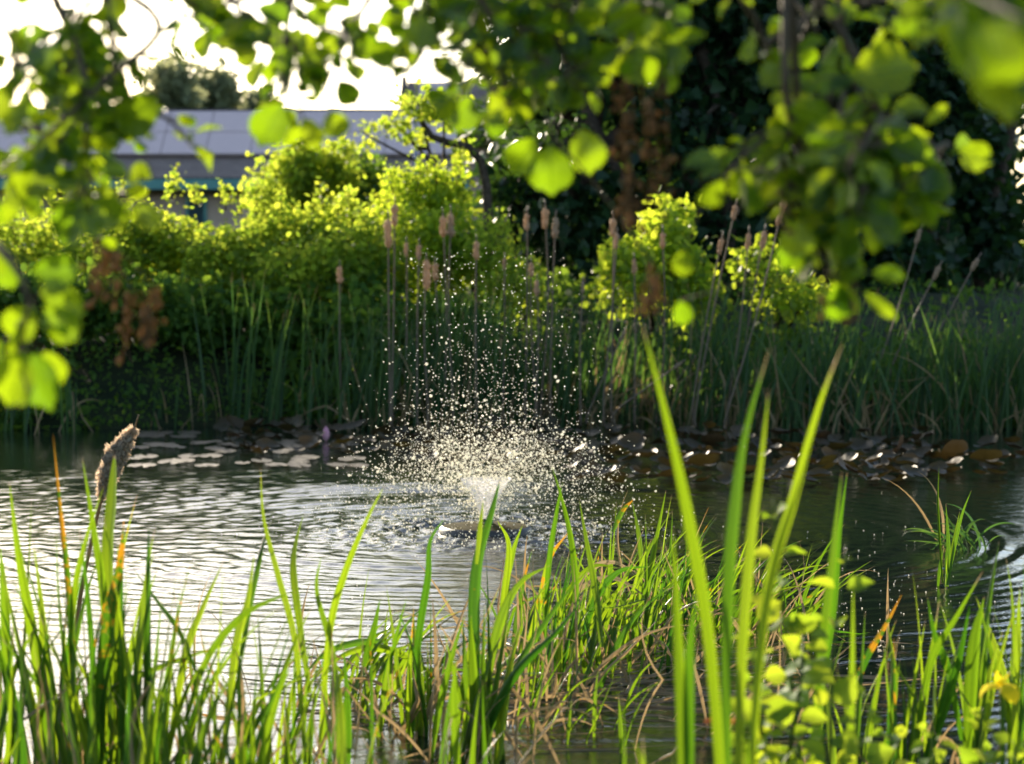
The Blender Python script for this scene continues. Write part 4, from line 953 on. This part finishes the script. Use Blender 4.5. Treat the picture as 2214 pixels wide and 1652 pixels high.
bough('low left alder sprig with large glowing leaves hanging at the left border',
      [([(-60, 480), (20, 560), (60, 650), (40, 760), (60, 850)], 3.0, 5, .05)], [],
      [((70, 590), (175, 580), .75, 3.0), ((95, 625), (178, 680), .75, 3.0), ((70, 660), (20, 735), 1.0, 3.0), ((90, 670), (170, 735), .9, 2.95), ((60, 760), (10, 880), .95, 2.95), ((75, 765), (105, 885), .8, 3.0), ((95, 760), (135, 830), .8, 3.05), ((10, 560), (25, 625), 1.0, 3.1), ((5, 740), (-40, 800), .9, 3.0)],
      [], 202, (-60, 480, 3.0))
bough('thin top alder bough of scattered leaves with bright sky between them',
      [([(300, -110), (430, 20), (560, 90), (700, 130)], 3.5, 18, .05), ([(420, -100), (520, 20), (600, 60)], 3.4, 10, .055), ([(640, -110), (620, 60), (620, 190), (650, 240)], 3.5, 18, .045), ([(850, -110), (790, 10), (740, 90), (700, 200)], 3.5, 16, .045)],
      [(470, 0, 100, 30, 3.5, 7, .055), (640, 150, 50, 60, 3.5, 20, .045), (760, 100, 50, 50, 3.5, 14, .045), (600, 10, 90, 25, 3.6, 7, .05)],
      [((610, 225), (560, 315), 1.0, 3.3), ((655, 255), (690, 325), .75, 3.3), ((715, 240), (735, 300), 1.15, 3.3), ((500, 90), (590, 60), .7, 3.3), ((470, 90), (560, 110), .55, 3.3)],
      [], 203, (520, -110, 3.5))
bough('central alder bough, dense leaves ending in three large hanging leaves',
      [([(1000, -120), (1060, 40), (1090, 130), (1140, 180)], 3.4, 36, .05), ([(1240, -120), (1190, 40), (1220, 120), (1230, 170)], 3.4, 30, .05), ([(1100, 60), (1160, 200), (1200, 300)], 3.45, 4, .03), ([(1330, -120), (1400, 40), (1470, 70)], 3.5, 20, .05), ([(880, -120), (900, 30), (930, 110)], 3.5, 10, .05)],
      [(980, 60, 70, 60, 3.5, 28, .05), (1090, 80, 100, 90, 3.5, 60, .05), (1210, 90, 100, 90, 3.5, 56, .05), (1340, 60, 100, 80, 3.6, 50, .055), (1030, 200, 70, 40, 3.4, 22, .05), (1200, 170, 90, 40, 3.5, 22, .042)],
      [((1190, 315), (1192, 422), 1.08, 3.4), ((1158, 300), (1104, 375), .95, 3.4), ((1255, 280), (1277, 378), 1.02, 3.4), ((1020, 210), (985, 285), 1.0, 3.3), ((1060, 200), (1100, 275), .6, 3.3), ((1420, 100), (1530, 70), .4, 3.3), ((1360, 100), (1410, 185), .8, 3.3)],
      [(1390, 320, 80, 165, 3.4, 100), (1410, 620, 26, 45, 3.3, 26)], 204, (1150, -120, 3.4))
bough('right alder bough, a heavy shaded cluster of leaves over the dark tree',
      [([(1560, -120), (1640, 60), (1700, 200), (1790, 330)], 3.2, 20, .055), ([(1790, -120), (1820, 40), (1850, 190), (1960, 300)], 3.2, 10, .05), ([(1700, 200), (1740, 340), (1770, 480), (1790, 600)], 3.2, 28, .055), ([(1880, 180), (1900, 330), (1930, 470)], 3.2, 24, .055), ([(1720, 250), (1640, 290), (1580, 330)], 3.3, 8, .05)],
      [(1780, 290, 90, 80, 3.2, 40, .06), (1880, 330, 100, 90, 3.2, 50, .06), (1690, 380, 80, 60, 3.2, 26, .055), (1850, 470, 90, 70, 3.2, 40, .058), (1950, 390, 60, 60, 3.25, 22, .055), (1740, 90, 60, 50, 3.4, 8, .045), (1870, 30, 80, 30, 3.4, 8, .045)],
      [((1840, 165), (1985, 140), 1.0, 3.05), ((1730, 480), (1715, 560), 1.1, 3.15), ((1885, 592), (1958, 597), .65, 3.2), ((1868, 630), (1938, 690), .38, 3.2), ((1815, 610), (1812, 700), .7, 3.2), ((2000, 270), (2050, 225), .5, 3.2), ((1640, 360), (1580, 425), .9, 3.2), ((1700, 400), (1640, 440), .9, 3.2), ((1480, 540), (1475, 600), .9, 3.25), ((1470, 650), (1480, 705), .9, 3.3)],
      [(1690, 455, 12, 45, 3.2, 10), (1795, 640, 10, 40, 3.2, 8), (1845, 640, 10, 35, 3.2, 8)], 205, (1700, -120, 3.2))
bough('very close blurred alder leaves at the top right corner',
      [([(2120, -160), (2170, 0), (2200, 120)], 2.3, 8, .07), ([(1950, -160), (2040, 0), (2090, 60)], 2.8, 14, .06)],
      [(2020, 10, 110, 50, 2.9, 24, .06), (2170, 30, 70, 60, 2.4, 12, .07)],
      [((2160, 20), (2190, 260), .85, 2.2), ((2190, 60), (2260, 220), .8, 2.2), ((2120, -40), (2150, 190), .95, 2.27), ((2090, -80), (2105, 130), .95, 2.33), ((2190, -20), (2215, 200), .95, 2.27), ((2150, -70), (2180, 140), .95, 2.34)], [], 206, (2100, -160, 2.5))  # last four leaves are added sunward of the corner leaves to shade them
q = np.random.default_rng(207); t = thing('alder_bough', 'leaves added above the frame to shade the top right corner leaves', 'branch', at(2150, -300, 2.9), 'alder boughs hanging over the pond')  # leaf screen added toward the sun to darken the corner leaves
sd = np.array([-sin(SUN_AZ) * cos(SUN_EL), cos(SUN_AZ) * cos(SUN_EL), sin(SUN_EL)]); st = MB(); lf = MB(); hub = at(2190, 140, 2.25) + sd * .9
for k in range(46):
    p_ = at(2170 + q.normal() * 50, 140 + q.normal() * 70, 2.2) + sd * q.uniform(.62, 1.2)
    tube(st, [hub, (hub + p_) / 2 + (0, 0, .01), p_], .0012, 4, k=5); put_leaf(lf, p_, nrm(q.normal(size=3) + (0, 0, -.4)), nrm(q.normal(size=3) * .6 + (0, -.7, .4)), q.uniform(.05, .07), 1.0, AL)
st.build('twigs', M_TWIG, t); lf.build('leaves', M_ALDER, t)
q = np.random.default_rng(208); t = thing('alder_bough', 'leafy limb added above the frame to shade the right alder bough', 'branch', at(1100, -500, 4.6), 'alder boughs hanging over the pond')  # extra leaves out of view, placed along the sun's path as a shade
st = MB(); lf = MB(); hub = at(1100, -500, 4.6)
for k in range(110):
    p_ = at(1800 + q.normal() * 130, 340 + q.normal() * 130, 3.2) + sd * q.uniform(1.5, 2.3)
    if k % 5 == 0: m_ = p_; tube(st, [hub, (hub + p_) / 2 + (0, 0, .05), p_], .002, 4, k=5)
    else: p_ = m_ + q.normal(size=3) * .07; tube(st, [m_, p_], .001, 4)
    put_leaf(lf, p_, nrm(q.normal(size=3) + (0, 0, -.4)), nrm(q.normal(size=3) * .6 + (0, -.7, .4)), q.uniform(.05, .075), 1.0, AL)
st.build('twigs', M_TWIG, t); lf.build('leaves', M_ALDER, t)
# the rest of the crown above the frame, added to shade the boughs
q = np.random.default_rng(210)
t = thing('alder_bough', 'unseen upper alder boughs above the frame, added to shade the hanging boughs', 'branch', at(1000, -600, 4.2), 'alder boughs hanging over the pond')
lf = MB(); st = MB()
for k in range(130):
    c = np.array([q.uniform(-2.1, 1.2), q.uniform(3.6, 6.2), 0]); c[2] = HC + c[1] * .115 + q.uniform(.25, 1.4)
    tube(st, [at(1000, -900, 4.6), (at(1000, -900, 4.6) + c) / 2 + (0, 0, .2), c], [.012, .008, .003], 5, k=8)
    m = 12; P = c + q.normal(size=(m, 3)) * .10
    for p_ in P: put_leaf(lf, p_, nrm(q.normal(size=3) + (0, 0, -.5)), nrm(q.normal(size=3) * .7 + (0, 0, .7)), .06 * q.uniform(.7, 1.2), 1.0, AL)
st.build('twigs', M_TWIG, t); lf.build('leaves', M_ALDER, t)
